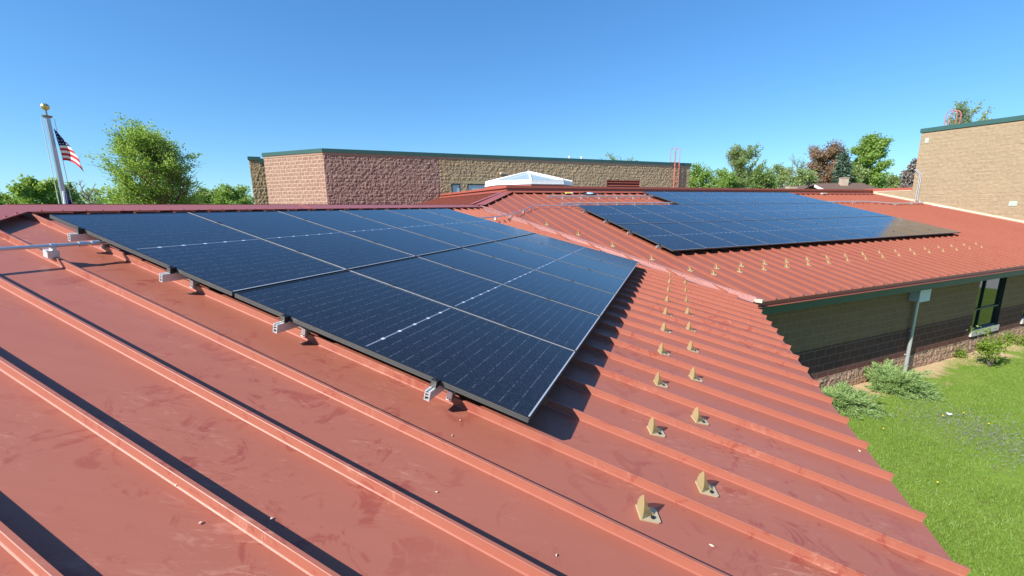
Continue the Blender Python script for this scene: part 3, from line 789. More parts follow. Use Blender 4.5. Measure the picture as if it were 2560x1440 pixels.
for k, t in enumerate((.506, 1.669, 2.825, 4.011)):
    rail(OA, uA, vA, nA, t, -.085, 6.95, .12, 'aluminium rail end sticking out of the near array, %s from the ridge' % ORD[k], [.12, .933], [GW * i for i in range(1, 6)])
for k, t in enumerate((.579, 1.789, 2.939, 4.134)):
    rail(OB, uB, vB, nB, t, -.10, 13.86, .0, 'aluminium rail end sticking out of the far array edge, %s from the top' % ORD[k], [-.05 + .4065], [GW * i for i in range(1, 12)])
for k, (t, sA) in enumerate(((-1.66, -.25), (-.50, -.28))):
    rail(OB, uB, vB, nB, t, sA, 13.86, .0, ('long bare aluminium rail on small feet, nearer the red parapet', 'long bare aluminium rail lying just above the far array, below the other bare rail')[k],
         [.3565 + .813 * i for i in range(6)], [GW * i for i in range(5, 12)], False)

# ------------------------------------------------------------------ conduits
def pipe_clip(mb, P, u, v, n, sz=1.0):
    mb.cbox(P - n * .05, u * .055, v * .05, n * .06); mb.cbox(P - n * .012, u * .02, v * .055, n * .05)
pA = lambda s, t, h: OA + uA * s + vA * t + nA * h
pB = lambda s, t, h: OB + uB * s + vB * t + nB * h
c1_ = thing('conduit_run', 'galvanised conduit crossing the near roof into the left edge of the near array', 'conduit', pA(-.3, .75, -.1))
mb = MB(); mb.tube([pA(-1.36, .745, -.055), pA(-.1, .75, -.055)], .0148, 10); mb.tube([pA(-.1, .75, -.055), pA(.6, .752, -.06)], .0135, 10)
for s, r, l in ((-.135, .022, .05), (-.055, .022, .05), (-.30, .02, .03)): mb.tube([pA(s, .75, -.055), pA(s + l, .75, -.055)], r, 10)
mb.build('pipe', M_GALV, c1_, smooth=True)
mb = MB(); pipe_clip(mb, pA(-.2865, .75, -.075), uA, vA, nA); mb.cbox(pA(-.30, .75, -.115), uA * .06, vA * .06, nA * .055); mb.build('seam_clamp', M_ALU, c1_)
c2_ = thing('conduit_run', 'thin conduit bending up across the valley from the near array to the far array', 'conduit', pA(8.4, .73, -.1))
mb = MB()
pts = [pA(6.6, .745, -.06), pA(7.44, .738, -.06), pA(8.37, .73, -.06), pA(9.05, .67, -.05), pB(-2.93, .905, -.045), pB(-2.64, .78, -.05), pB(-2.16, .36, -.06), pB(-1.49, -.24, -.06), pB(-1.3, -.245, -.06), pB(.3, -.215, -.06)]
mb.tube(pts, .015, 8); mb.build('pipe', M_GALV, c2_, smooth=True)
mb = MB(); pipe_clip(mb, pA(8.25, .73, -.07), uA, vA, nA); mb.build('seam_clamp', M_ALU, c2_)
mb = MB(); pipe_clip(mb, pB(-2.08, .29, -.07), uB, vB, nB); mb.build('seam_clamp', M_ALU, c2_)
c3_ = thing('conduit_run', 'pair of conduits from the far array climbing the tall tan wall', 'conduit', pB(18, -.4, -.1))
for dt in (0, .07):
    mb = MB(); wp = lambda bk, z: V3((*RW(bk, .05), Z0 + z))
    mb.tube([pB(13.4, -.56 + dt, -.06), pB(14.4, -.56 + dt, -.06), pB(17.3, -.53 + dt, -.06), pB(18.8, -.06 + dt, -.06), pB(21.2, -.10 + dt, -.05), pB(21.55, -.12 + dt, .0), wp(.57 - dt, .13), wp(.57 - dt, 1.45), wp(.60 - dt, 1.52), wp(.83 - dt, 1.78)], .02, 7)
    mb.build('pipe', M_WHITE if False else M_GALV, c3_, smooth=True)
mb = MB()
for s, t in ((14.6, -.53), (16.2, -.51), (18.9, -.03), (20.4, -.06)): pipe_clip(mb, pB(s, t, -.075), uB, vB, nB); mb.cbox(pB(s, t, -.10), uB * .05, vB * .14, nB * .03)
mb.build('seam_clamp', M_ALU, c3_)

# ------------------------------------------------------------------ snow guards
M_POLY, nt, b = newmat('clear_polycarbonate')
b.inputs['Base Color'].default_value = (.70, .60, .36, 1); b.inputs['Roughness'].default_value = .25; b.inputs['IOR'].default_value = 1.45
tb_ = nt.nodes.new('ShaderNodeBsdfTransparent'); tb_.inputs[0].default_value = (.93, .86, .66, 1)
tl_ = nt.nodes.new('ShaderNodeBsdfTranslucent'); tl_.inputs[0].default_value = (.75, .64, .38, 1)
m1 = nt.nodes.new('ShaderNodeMixShader'); m1.inputs[0].default_value = .40; m2 = nt.nodes.new('ShaderNodeMixShader'); m2.inputs[0].default_value = .50
nt.links.new(b.outputs[0], m1.inputs[1]); nt.links.new(tl_.outputs[0], m1.inputs[2]); nt.links.new(m1.outputs[0], m2.inputs[1]); nt.links.new(tb_.outputs[0], m2.inputs[2])
nt.links.new(m2.outputs[0], nt.nodes['Material Output'].inputs[0])
M_POLYB = simple('polycarbonate_base', (.46, .37, .23), .3, 0, .1, 20)
def make_guard():
    g = thing('snow_guard', 'x', 'snow guard', (0, 0, 0), 'clear snow guards on the red roofs')
    x, y, z = V3((1, 0, 0)), V3((0, 1, 0)), V3((0, 0, 1))
    mb = MB(); mb.prism([(-.046, -.045, 0), (.046, -.045, 0), (.046, .048, 0), (.038, .060, 0), (-.038, .060, 0), (-.046, .048, 0)], z * .007)
    mb.build('base_plate', M_POLYB, g)
    mb = MB()      # pointed upright plate across the slope with a concave rib behind
    prof = [(-.044, .007), (.044, .007), (.042, .040), (.030, .072), (.010, .098), (0, .108), (-.010, .098), (-.030, .072), (-.042, .040)]
    mb.prism([(a, -.040 - .10 * (h - .007), h) for a, h in prof], y * .0045)
    mb.prism([(-.002, -.036, .007), (-.002, .036, .007), (-.002, .034, .012), (-.002, .016, .026), (-.002, -.004, .046), (-.002, -.022, .072), (-.002, -.042, .101), (-.002, -.046, .106)], x * .004)
    mb.build('fin', M_POLY, g)
    mb = MB(); mb.tube([(-.022, .022, .007), (-.022, .022, .013)], .010, 10); mb.tube([(-.022, .022, .012), (-.022, .022, .018)], .006, 6); mb.build('screw', M_BLACK, g)
    return g
guard0 = make_guard(); gu = [False]
def put_guard(P, u, v, n, label):
    a = -.30 + rnd.uniform(-.10, .10); u2 = u * math.cos(a) + v * math.sin(a); v2 = v * math.cos(a) - u * math.sin(a)
    m = frame_matrix(P, u2, v2, n)
    if not gu[0]: guard0.matrix_world = m; guard0['label'] = label; gu[0] = True
    else: dup(guard0, m, label)
for k in range(10): put_guard(A(-.075 + .8145 * k, 5.30, .001), uA, vA, nA, 'clear snow guard on the near roof, %s out in the row beside the panels' % ORD[k])
for k in range(9): put_guard(A(.335 + .8145 * k, 5.60, .001), uA, vA, nA, 'clear snow guard on the near roof, %s out in the row nearer the eave' % ORD[k])
NUM = ORD + ['thirteenth', 'fourteenth', 'fifteenth', 'sixteenth', 'seventeenth', 'eighteenth']
for k in range(17): put_guard(B(-.245 + .813 * k, 5.49, .001), uB, vB, nB, 'clear snow guard on the far roof, %s from the valley in its upper row' % NUM[k])
for k in range(16): put_guard(B(.155 + .813 * k, 5.79, .001), uB, vB, nB, 'clear snow guard on the far roof, %s from the valley in its lower row' % NUM[k])
for k, (s, t) in enumerate(((-1.93, 1.62), (-1.48, 2.64), (-1.07, 3.65), (-.68, 4.70))):
    put_guard(B(s, t, .001), uB, vB, nB, 'clear snow guard beside the valley between the roofs, %s from the top' % ORD[k])

# ------------------------------------------------------------------ box and pipe on the brown wall
eb = thing('electrical_box', 'grey electrical box high on the brown wall with a pipe down to the ground', 'electrical box', (*W(6.8), Z0 - 2.6))
bx = V3((*W(6.56, .01), Z0 - 2.60))
mb = MB(); mb.box(bx, UB3 * .52, hB3 * .20, Zv * .31); mb.build('case', M_GREY, eb, bevel=.008)
mb = MB(); mb.box(bx + hB3 * .202 - UB3 * .006 - Zv * .006, UB3 * .532, hB3 * .02, Zv * .322); mb.build('door', M_BOX_LIT, eb, bevel=.006)
mb = MB(); pc_ = V3((*W(6.83, .09), 0)); mb.tube([pc_ + Zv * -.05, pc_ + Zv * (Z0 - 2.60)], .043, 12)
mb.tube([pc_ + Zv * (Z0 - 2.66), pc_ + Zv * (Z0 - 2.60)], .055, 12); mb.build('pipe', M_GALV, eb, smooth=True)
mb = MB()
for z in (.55, 1.25):
    mb = MB(); mb.cbox(pc_ + Zv * z - hB3 * .03, UB3 * .15, hB3 * .05, Zv * .03); mb.build('pipe_strap', M_GALV, eb)

# ------------------------------------------------------------------ debris on the roofs
yb = thing('yellow_offcut', 'small yellow and white wrapper lying by the red parapet', 'litter', B(1.05, -2.40, .055))
mb = MB(); c = B(1.05, -2.40, .062); mb.cbox(c, uB * .26, vB * .12, nB * .03); mb.build('wrapper', simple('yellow_card', (.75, .62, .12), .6), yb)
mb = MB(); mb.cbox(c + uB * .16, uB * .06, vB * .13, nB * .034); mb.build('label_end', M_WHITE, yb)
cc = thing('cable_coil', 'coil of black cable with a blue white reel lying on the bare rails', 'cable coil', B(1.9, -2.15, .06))
mb = MB()
for r, ph in ((.22, 0), (.19, 1), (.24, 2.2), (.16, .5)):
    mb.tube([B(1.9 + r * 1.2 * math.cos(a + ph), -2.18 + r * .9 * math.sin(a + ph), .085 + .02 * math.sin(3 * a + ph)) for a in np.linspace(0, 2 * math.pi, 25)], .012, 6)
mb.tube([B(1.5, -2.2, .08), B(1.35, -2.05, .05), B(1.40, -1.75, .08)], .011, 6); mb.tube([B(2.2, -2.2, .08), B(2.4, -2.25, .1), B(2.46, -1.95, .06), B(2.3, -1.8, .06)], .011, 6)
mb.build('cable', M_BLACK, cc)
mb = MB(); mb.tube([B(1.9, -2.18, .06), B(1.9, -2.18, .12)], .13, 14); mb.build('reel', simple('reel_blue', (.45, .58, .70), .4), cc)
ws = tag(None, '', '') if False else None
mb = MB(); mb.cbox(B(16.95, -2.42, .085), uB * .45, vB * .12, nB * .05); o = mb.build('cream_offcut', M_CREAM, None, bevel=.008); tag(o, 'cream offcut block lying on the far roof under the parapet', 'offcut')
for k, (s, t, L) in enumerate(((21.75, .36, .14), (21.80, .62, .16), (21.9, .80, .22))):
    mb = MB(); mb.cbox(B(s, t, .075), uB * .08 + vB * L, vB * .05 - uB * .02, nB * .02); o = mb.build('white_scrap', M_WHITE); tag(o, 'white scrap on the red flashing under the tall tan wall, %s from the conduits' % ORD[k], 'scrap', 'scraps on the flashing')
M_SEED = simple('dry_petal', (.72, .62, .48), .7)
spots = [(1779, 1366, .020), (1091, 1232, .010), (678, 1299, .012), (500, 1310, .012), (1130, 1090, .009), (2148, 1128, .026), (1390, 1390, .010), (440, 1215, .013), (1150, 1052, .008), (2150, 1330, .012)]
def hitA(px, py):
    d = ray(px, py); o_ = V3((0, 0, Z0)); tt = ((PA - o_) @ nA) / (d @ nA); return o_ + d * tt
for k, (x, y, r) in enumerate(spots):
    P = hitA(x, y) + nA * .004; a = rnd.uniform(0, 6.28); e1 = uA * math.cos(a) + vA * math.sin(a); e2 = vA * math.cos(a) - uA * math.sin(a); r *= .62
    mb = MB(); mb.prism([P - e1 * r, P - e2 * r * .45, P + e1 * r * .9, P + e2 * r * .5], nA * .003); o = mb.build('seed_scrap', M_SEED)
    tag(o, 'tiny pale seed scrap lying on a red roof pan', 'plant scrap', 'plant scraps on the near roof')

# ------------------------------------------------------------------ flagpole
FP = at(164, 512, 19.0); FP[2] = 0
ztop = at(119, 294, 19.0)[2]
pole = thing('flagpole', 'grey metal flagpole with a gold ball leaning over the left ridge', 'flagpole', FP)
mb = MB(); mb.tube([FP, FP + Zv * 2, FP + Zv * (ztop - 3), FP + Zv * (ztop)], [.074, .071, .067, .058], 16); mb.build('pole', simple('pole_metal', (.42, .42, .46), .38, .8, .1, 6), pole, smooth=True)
mb = MB(); mb.tube([FP + Zv * ztop, FP + Zv * (ztop + .05)], [.10, .12], 12); mb.tube([FP + Zv * (ztop + .05), FP + Zv * (ztop + .22)], .02, 8); mb.build('truck', simple('truck_metal', (.22, .22, .22), .5, .6), pole)
mb = MB(); mb.ball(FP + Zv * (ztop + .30), .098, 0, 18); mb.build('finial_ball', simple('gold_ball', (.62, .50, .20), .30, .75, .08, 4), pole, smooth=True)
VD = FP / np.linalg.norm(FP); RT = V3((VD[1], -VD[0], 0))
mb = MB()
for sg in (-.13, .14): mb.tube([FP + RT * sg + Zv * (ztop - .02), FP + RT * sg * 1.05 + Zv * 1.4], .009, 6)
mb.build('halyard', M_WHITE, pole)
M_FLAG, nt, b = newmat('flag_cloth')
uvn = nt.nodes.new('ShaderNodeUVMap').outputs[0]; sx = nt.nodes.new('ShaderNodeSeparateXYZ'); nt.links.new(uvn, sx.inputs[0]); fu, fv = sx.outputs[0], sx.outputs[1]
st = math_(nt, 'LESS_THAN', math_(nt, 'FRACT', math_(nt, 'MULTIPLY', fv, 6.5)), .5)
c = mix(nt, st, (.80, .78, .76), (.55, .012, .03))
can = math_(nt, 'MULTIPLY', math_(nt, 'LESS_THAN', fu, .46), math_(nt, 'LESS_THAN', fv, 7 / 13))
gx = math_(nt, 'MULTIPLY', fu, 1 / .4 * 6); gy = math_(nt, 'MULTIPLY', fv, 13 / 7 * 5)
dx = math_(nt, 'SUBTRACT', math_(nt, 'FRACT', gx), .5); dy = math_(nt, 'SUBTRACT', math_(nt, 'FRACT', gy), .5)
dd = math_(nt, 'ADD', math_(nt, 'MULTIPLY', dx, dx), math_(nt, 'MULTIPLY', dy, dy)); star = math_(nt, 'LESS_THAN', dd, .022)
c = mix(nt, can, c, mix(nt, star, (.012, .016, .09), (.8, .8, .8)))
nt.links.new(c, b.inputs['Base Color']); b.inputs['Roughness'].default_value = .8
def cloth(name, fn, nu, nv, mat, parent=None, uvf=lambda a, b_: (a + 1e-6, b_)):
    mb = MB()
    for i in range(nu):
        for j in range(nv):
            q = [(i, j), (i, j + 1), (i + 1, j + 1), (i + 1, j)]
            mb.poly([fn(a / nu, b_ / nv) for a, b_ in q], 0, [uvf(a / nu, b_ / nv) for a, b_ in q])
    o = mb.build(name, mat, parent); md = o.modifiers.new('solid', 'SOLIDIFY'); md.thickness = .004
    o.data.polygons.foreach_set('use_smooth', [True] * len(o.data.polygons)); return o
def flagpt(a, b_):
    hx0, hy0 = 134 + 24 * b_, 321 + 80 * b_
    D = [(136, 322), (152, 341), (173, 364), (196, 395), (210, 431)]; t = b_ * 4; i = min(int(t), 3); f = t - i
    ex, ey = D[i][0] + (D[i + 1][0] - D[i][0]) * f, D[i][1] + (D[i + 1][1] - D[i][1]) * f
    sag = -36 * b_ * b_ * a * (1 - a) * (1 if b_ > .3 else b_ / .3)
    dep = .16 * math.sin(a * 5 + b_ * 4) * a * b_ + .25 * a * b_
    return at(hx0 + (ex - hx0) * a, hy0 + (ey - hy0) * a + sag, 18.95 - dep)
def flag_uv(a, b_): return (a * (.02 + .40 * b_) + 1e-6, b_)
usf = cloth('national_flag', flagpt, 20, 39, M_FLAG, None, flag_uv); tag(usf, 'small stars and stripes flag drooping from the flagpole', 'flag')
def flag2(a, b_):
    x = 163 + a * 17 + b_ * 9; y = 478 + a * 32 + b_ * 75 - a * b_ * 6; return at(x, y, 18.9 - .15 * math.sin(a * 7))
f2 = cloth('blue_flag', flag2, 10, 10, simple('blue_cloth', (.02, .035, .16), .8)); tag(f2, 'dark blue flag hanging low on the flagpole behind the ridge', 'flag')
mb = MB(); mb.tube([flag2(0, 0) - RT * .03, flag2(0, 1) - RT * .03], .035, 6); mb.build('header', M_WHITE, f2)

# ------------------------------------------------------------------ ground
gm, nt, b = newmat('lawn_ground'); p = pos(nt)
c = mix(nt, noise(nt, 1.3, 5, .6, p), (.10, .19, .02), (.22, .30, .05))
c = mix(nt, ramp(nt, noise(nt, 5, 6, .7, p), [(.5, 0.), (.7, .6)]), c, (.16, .125, .06))
dn_ = nt.nodes.new('ShaderNodeVectorMath'); dn_.operation = 'DOT_PRODUCT'; nt.links.new(p, dn_.inputs[0]); dn_.inputs[1].default_value = (hB[0], hB[1], 0)
wd0 = float(np.dot(V3((hB[0], hB[1])), W(0)))
dist = math_(nt, 'SUBTRACT', dn_.outputs['Value'], wd0)
du_ = nt.nodes.new('ShaderNodeVectorMath'); du_.operation = 'DOT_PRODUCT'; nt.links.new(p, du_.inputs[0]); du_.inputs[1].default_value = (uB[0], uB[1], 0)
dist2 = math_(nt, 'ADD', dist, math_(nt, 'MULTIPLY', math_(nt, 'SUBTRACT', noise(nt, 1.1, 4, .6, p), .5), 2.4))
sand = ramp(nt, math_(nt, 'MULTIPLY', dist2, .5), [(.16, 1.), (.36, 0.)])
sc2 = mix(nt, noise(nt, 6, 6, .65, p), (.36, .25, .13), (.56, .42, .25))
sand = math_(nt, 'MULTIPLY', sand, math_(nt, 'GREATER_THAN', dist, -1.2))
c = mix(nt, sand, c, sc2)
nt.links.new(c, b.inputs['Base Color']); b.inputs['Roughness'].default_value = .95; b.inputs['Specular IOR Level'].default_value = .1
bump(nt, b, noise(nt, 14, 6, .7, p), .6, .05)
mb = MB(); g = 900; mb.poly([(-g, -g, 0), (g, -g, 0), (g, g, 0), (-g, g, 0)]); tag(mb.build('ground', gm), None, None, None, 'structure')

mb = MB(); mb.poly([(30, -14, .004), (75, -14, .004), (75, 16, .004), (30, 16, .004)]); tag(mb.build('car_park', simple('concrete_paving', (.46, .45, .42), .85, 0, .15, 2)), None, None, None, 'structure')
# grass blades, bare along the wall
def quick_mesh(name, verts, faces_n, k, mat, parent=None):
    me = bpy.data.meshes.new(name); n = len(verts) // k
    me.vertices.add(len(verts)); me.vertices.foreach_set('co', verts.astype(np.float32).ravel())
    me.loops.add(len(verts)); me.loops.foreach_set('vertex_index', np.arange(len(verts), dtype=np.int32))
    me.polygons.add(n); me.polygons.foreach_set('loop_start', np.arange(0, len(verts), k, dtype=np.int32)); me.polygons.foreach_set('loop_total', np.full(n, k, dtype=np.int32))
    me.materials.append(mat); me.update(calc_edges=True); me.validate()
    o = bpy.data.objects.new(name, me); COL.objects.link(o)
    if parent: o.parent = parent
    return o
rg = np.random.default_rng(5)
def vnoise(x, y, s, seed=0):
    r = np.random.default_rng(seed); v = np.zeros_like(x)
    for k in range(5):
        a = r.uniform(0, 6.28); f = s * r.uniform(.6, 1.8); v += np.sin((x * math.cos(a) + y * math.sin(a)) * f + r.uniform(0, 6.28))
    return v / 5
N = 800000
q = rg.random((N * 2, 2)); sx_, dx_ = q[:, 0] * 19 - 3.5, q[:, 1] * 13.0 + .1
X = W(0)[0] + uB[0] * sx_ + hB[0] * dx_; Y = W(0)[1] + uB[1] * sx_ + hB[1] * dx_
keep = (dx_ + vnoise(X, Y, 2.2, 3) * 1.0 + rg.normal(0, .30, N * 2)) > .72
dry = vnoise(X, Y, 2.4, 8) + vnoise(X, Y, 6.0, 21) * .6; keep &= (dry + rg.normal(0, .35, N * 2)) > -.60
dpt = X * 0 + Y
keep &= rg.random(N * 2) < np.clip(7.5 / np.hypot(X, Y), .25, 1)
X, Y = X[keep][:N], Y[keep][:N]; n = len(X)
h = rg.uniform(.018, .055, n) * (1 + .35 * vnoise(X, Y, 1.7, 4)); a = rg.uniform(0, 6.28, n); lean = rg.uniform(.0, .04, n); wdt = rg.uniform(.0025, .0055, n); la = rg.uniform(0, 6.28, n)
v = np.zeros((n, 3, 3)); v[:, 0] = np.stack([X - np.cos(a) * wdt, Y - np.sin(a) * wdt, 0 * X], 1); v[:, 1] = np.stack([X + np.cos(a) * wdt, Y + np.sin(a) * wdt, 0 * X], 1); v[:, 2] = np.stack([X + np.cos(la) * lean, Y + np.sin(la) * lean, h], 1)
o = quick_mesh('grass', v.reshape(-1, 3), n, 3, leafmat('grass_blade', (.11, .205, .026), (.30, .415, .08), .4, 1.1)); tag(o, 'short bright green lawn grass beside the brown wall', 'grass', None, 'stuff')
# purple flowering ground cover patch
def hitG(px, py): d = ray(px, py); return V3((0, 0, Z0)) + d * (Z0 / -d[2])
pc0, pc1 = hitG(2380, 1050), hitG(2560, 1130)
n = 4200; f = rg.random(n) ; P = pc0[None] + (pc1 - pc0)[None] * (f * 1.5 - .15)[:, None]; P = P + rg.normal(0, .6, (n, 3)) * [1, 1, 0]
def leaf_quads(C, size, flat=0.0, seed=0, aspect=.6, dirs=None):
    r = np.random.default_rng(seed); n = len(C)
    d = r.normal(size=(n, 3)) if dirs is None else dirs + r.normal(size=(n, 3)) * .35
    d[:, 2] *= (1 - flat); d /= np.linalg.norm(d, axis=1)[:, None] + 1e-9
    e = np.cross(d, r.normal(size=(n, 3))); e /= np.linalg.norm(e, axis=1)[:, None] + 1e-9
    sz = size * r.uniform(.6, 1.35, n)[:, None]
    v = np.stack([C - d * sz, C + e * sz * aspect, C + d * sz, C - e * sz * aspect], 1); return v.reshape(-1, 3)
P[:, 2] = rg.uniform(.02, .08, n)
o = quick_mesh('ground_ivy', leaf_quads(P, .012, .5, 3), n, 4, leafmat('ivy_purple', (.15, .145, .15), (.30, .28, .32), .2, 2)); tag(o, 'purple grey flowering ground cover patch in the lawn', 'ground cover', None, 'stuff')
M_DAND = simple('dandelion_yellow', (.80, .60, .02), .7)
for k, (x, y) in enumerate(((2356, 1048), (2407, 1040), (2207, 1080), (2342, 1216), (2470, 1068), (2226, 1310))):
    P = hitG(x, y); mb = MB(); mb.tube([P, P + Zv * .08], .003, 5, 1); mb.ball(P + Zv * .085, .016, 0, 8, .55)
    o = mb.build('dandelion', [M_DAND, leafmat('stem_green_%d' % k, (.05, .12, .01), (.1, .2, .02))]); tag(o, 'small yellow dandelion in the short lawn grass', 'flower', 'dandelions in the lawn')
P = hitG(2372, 1043); mb = MB(); mb.prism([P + V3((-.04, -.03, .06)), P + V3((.05, -.02, .07)), P + V3((.04, .05, .06)), P + V3((-.03, .04, .08))], (0, 0, .02)); o = mb.build('paper_scrap', M_WHITE); tag(o, 'crumpled white paper scrap lying in the lawn', 'litter')

# ------------------------------------------------------------------ trees
def tree(name, label, cat, x, y, H, Rr, base, lm, n, ls, seed, shape='oval', up=.35, group=None, bark=None, trunk_r=None, limbs=26, sub=7, flatten=0.0, rx=1.0, squash=1.0):
    r = np.random.default_rng(seed); root = thing(name, label, cat, (x, y, 0), group)
    tb = MB(); tr = trunk_r or H * .018 + .04
    tp = [V3((x, y, -.1))]; wob = V3((0, 0, 0))
    for k in range(1, 7): wob = wob + V3((r.normal(0, .012 * H), r.normal(0, .012 * H), 0)); tp.append(V3((x, y, H * .85 * k / 6)) + wob)
    tb.tube(tp, [tr * (1 - .82 * k / 6) for k in range(7)], 8)
    def trunk_at(z): f = min(max(z / (H * .85), 0), 1) * 6; i = min(int(f), 5); return tp[i] + (tp[i + 1] - tp[i]) * (f - i)
    def crown_r(hh):   # hh 0..1 within the crown
        if shape == 'cone': return (1 - hh) ** .85 + .03
        if shape == 'vase': return .35 + .65 * math.sin(min(hh * 1.25, 1) * math.pi / 2) if hh < .8 else math.sqrt(max(0, 1 - ((hh - .8) / .2) ** 2)) * .95 + .05
        if shape == 'dome': return 1.0 if hh < .5 else max(.05, 1 - ((hh - .5) / .5) ** 2) ** .58
        if shape == 'egg': return math.sqrt(max(0.02, 1 - ((hh - .33) / .68) ** 2))
        return math.sqrt(max(0.02, 1 - ((hh - .5) / .52) ** 2))
    segs = []
    for k in range(limbs):
        hh = (k + r.uniform(.1, .9)) / limbs; az = k * 2.399 + r.uniform(-.4, .4)
        rad = Rr * crown_r(hh) * r.uniform(.72, 1.02); zt_ = base + (H - base) * hh
        tip = V3((x + rad * math.cos(az) * rx, y + rad * math.sin(az), zt_))
        z0_ = max(base * .55, zt_ - rad * (.25 + up * 1.4)) if shape != 'cone' else zt_ + rad * .12
        a = trunk_at(min(z0_, H * .8)); midp = (a + tip) / 2 + V3((0, 0, -rad * .10 if shape != 'cone' else 0)) + r.normal(0, .04 * Rr, 3)
        tb.tube([a, midp, tip], [tr * .38, tr * .24, tr * .06], 5, cap=False); segs += [(a + (midp - a) * .5, midp), (midp, tip)]
        for m_ in range(sub):
            f = r.uniform(.25, .95); s_ = (a + (midp - a) * f * 2) if f < .5 else midp + (tip - midp) * (f * 2 - 1)
            d = r.normal(size=3); d[2] = d[2] * .5 + up * 2.0; d /= np.linalg.norm(d); od = s_ - V3((x, y, s_[2])); od = od / (np.linalg.norm(od) + .1); d = d + od * .8; d /= np.linalg.norm(d)
            e = s_ + d * Rr * r.uniform(.22, .46); e[2] = min(e[2], H)
            tb.tube([s_, e], [tr * .12, tr * .03], 4, cap=False); segs.append((s_, e)); 
            if up > .6 or n == 0:
                for _ in range(3):
                    g_ = s_ + (e - s_) * r.uniform(.3, .9); d2 = d + r.normal(0, .45, 3); e2 = g_ + d2 * Rr * .22; tb.tube([g_, e2], [tr * .05, tr * .02], 3, cap=False); segs.append((g_, e2))
    zm = max(v_[2] for v_ in tb.v); tb.v = [(v_[0], v_[1], v_[2] * min(1, H / zm)) for v_ in tb.v]
    tb.build('trunk', bark or M_BARK, root)
    if n:
        n = int(n * 2.1); ls = ls * (.66 if shape != 'cone' else .8)
        a = np.array([s[0] for s in segs]); b_ = np.array([s[1] for s in segs]); L = np.linalg.norm(b_ - a, axis=1); pr = L / L.sum()
        idx = r.choice(len(segs), n, p=pr); f = r.uniform(.15, 1.05, n)[:, None]
        C = a[idx] + (b_ - a)[idx] * f + r.normal(0, 1, (n, 3)) * ((Rr * .034 + .05) if up > .6 else (Rr * .085 + .08)) * np.array([1, 1, .85])
        k1 = (H - base) / max(.1, np.percentile(C[:, 2], 99.7) - base); C[:, 2] = np.where(C[:, 2] > base, base + (C[:, 2] - base) * k1, C[:, 2])
        hz = C[:, :2] - np.median(C[:, :2], 0); k2 = Rr / np.percentile(np.hypot(hz[:, 0], hz[:, 1]), 96); C[:, :2] = V3((x, y)) + hz * k2
        dirs = (b_ - a)[idx] / (L[idx][:, None] + 1e-6)
        if shape == 'cone': dirs = dirs * [1, 1, .4] + [0, 0, -.25]
        o = quick_mesh('crown', leaf_quads(C - [x, y, 0], ls, flatten, seed, .55 if shape != 'cone' else .28, dirs if (up > .5 or shape == 'cone') else None), n, 4, lm, root)
    return root
L_BR = leafmat('leaf_bright', (.12, .235, .035), (.36, .50, .12))
L_MID = leafmat('leaf_mid', (.10, .18, .04), (.27, .38, .11))
L_PALE = leafmat('leaf_pale', (.16, .23, .08), (.40, .49, .20))
L_RED = leafmat('leaf_russet', (.19, .12, .07), (.42, .28, .18))
L_DARK = leafmat('needle_dark', (.035, .07, .045), (.12, .18, .12), .1)
L_PURP = leafmat('leaf_purple', (.13, .105, .095), (.30, .26, .23), .15)
L_LIME = leafmat('leaf_lime', (.10, .19, .015), (.30, .42, .05))
def place(px, ytop, D): P = at(px, ytop, D); return P[0], P[1], P[2]
def ptree(px, ytop, D, halfw_px, name, label, lm, n, ls, seed, **k):
    x, y, H = place(px, ytop, D); d = ray(px, ytop); zc = D / math.hypot(d[0], d[1])
    ang = math.atan2(d[0], 1); Rr = halfw_px / FPX * zc * math.cos(ang) ** .9
    base = k.pop('base', .25) * H
    return tree(name, label, 'tree', x, y, H, Rr, base, lm, n, ls, seed, **k)
G = 'trees around the school'
ptree(362, 318, 33, 128, 'maple_tree', 'big bright green spring tree between the flagpole and the rear building', L_BR, 40000, .085, 11, shape='dome', up=.75, base=.06, group=G, limbs=60, sub=11)
ptree(95, 448, 62, 62, 'leafy_tree', 'rounded green tree behind the lower left of the flagpole', L_BR, 9000, .22, 12, base=.12, group=G, limbs=18)
ptree(150, 455, 70, 50, 'leafy_tree', 'darker green tree partly hidden directly behind the flagpole', L_MID, 7000, .22, 13, base=.1, group=G)
ptree(30, 488, 95, 65, 'shrub_tree', 'low yellow green tree at the far left edge above the ridge', L_BR, 6000, .26, 14, base=.05, group=G)
ptree(-40, 478, 90, 60, 'shrub_tree', 'low green tree partly cut by the left picture edge', L_MID, 4000, .26, 15, base=.05, group=G)
ptree(208, 446, 48, 42, 'bare_tree', 'bare grey twiggy tree just right of the flagpole', L_MID, 0, .1, 16, base=.2, up=.7, group=G, bark=M_BARKL, limbs=18, sub=9)
ptree(520, 472, 55, 48, 'shrub_tree', 'low bright green tree right of the big spring tree', L_MID, 7000, .17, 17, base=.05, group=G)
ptree(580, 464, 52, 55, 'shrub_tree', 'low bright green tree touching the left end of the rear building', L_BR, 8000, .16, 18, base=.05, group=G)
ptree(470, 487, 75, 40, 'shrub_tree', 'low far tree behind the right foot of the big spring tree', L_MID, 4000, .2, 181, base=.05, group=G)
ptree(1553, 386, 62, 55, 'leafy_tree', 'pale twig tips showing over the rear building roof edge', L_PALE, 4000, .15, 19, up=.8, base=.25, group=G)
ptree(1748, 414, 58, 48, 'leafy_tree', 'rounded green tree touching the right end of the rear building', L_BR, 9000, .17, 20, base=.08, group=G)
ptree(1860, 368, 64, 66, 'willow_tree', 'tall pale airy tree right of the rear building', L_PALE, 13000, .17, 21, up=.7, base=.12, group=G, limbs=26, sub=9, shape='egg')
ptree(1815, 425, 56, 45, 'leafy_tree', 'green tree at the left foot of the pale airy tree', L_BR, 7000, .17, 22, base=.05, group=G)
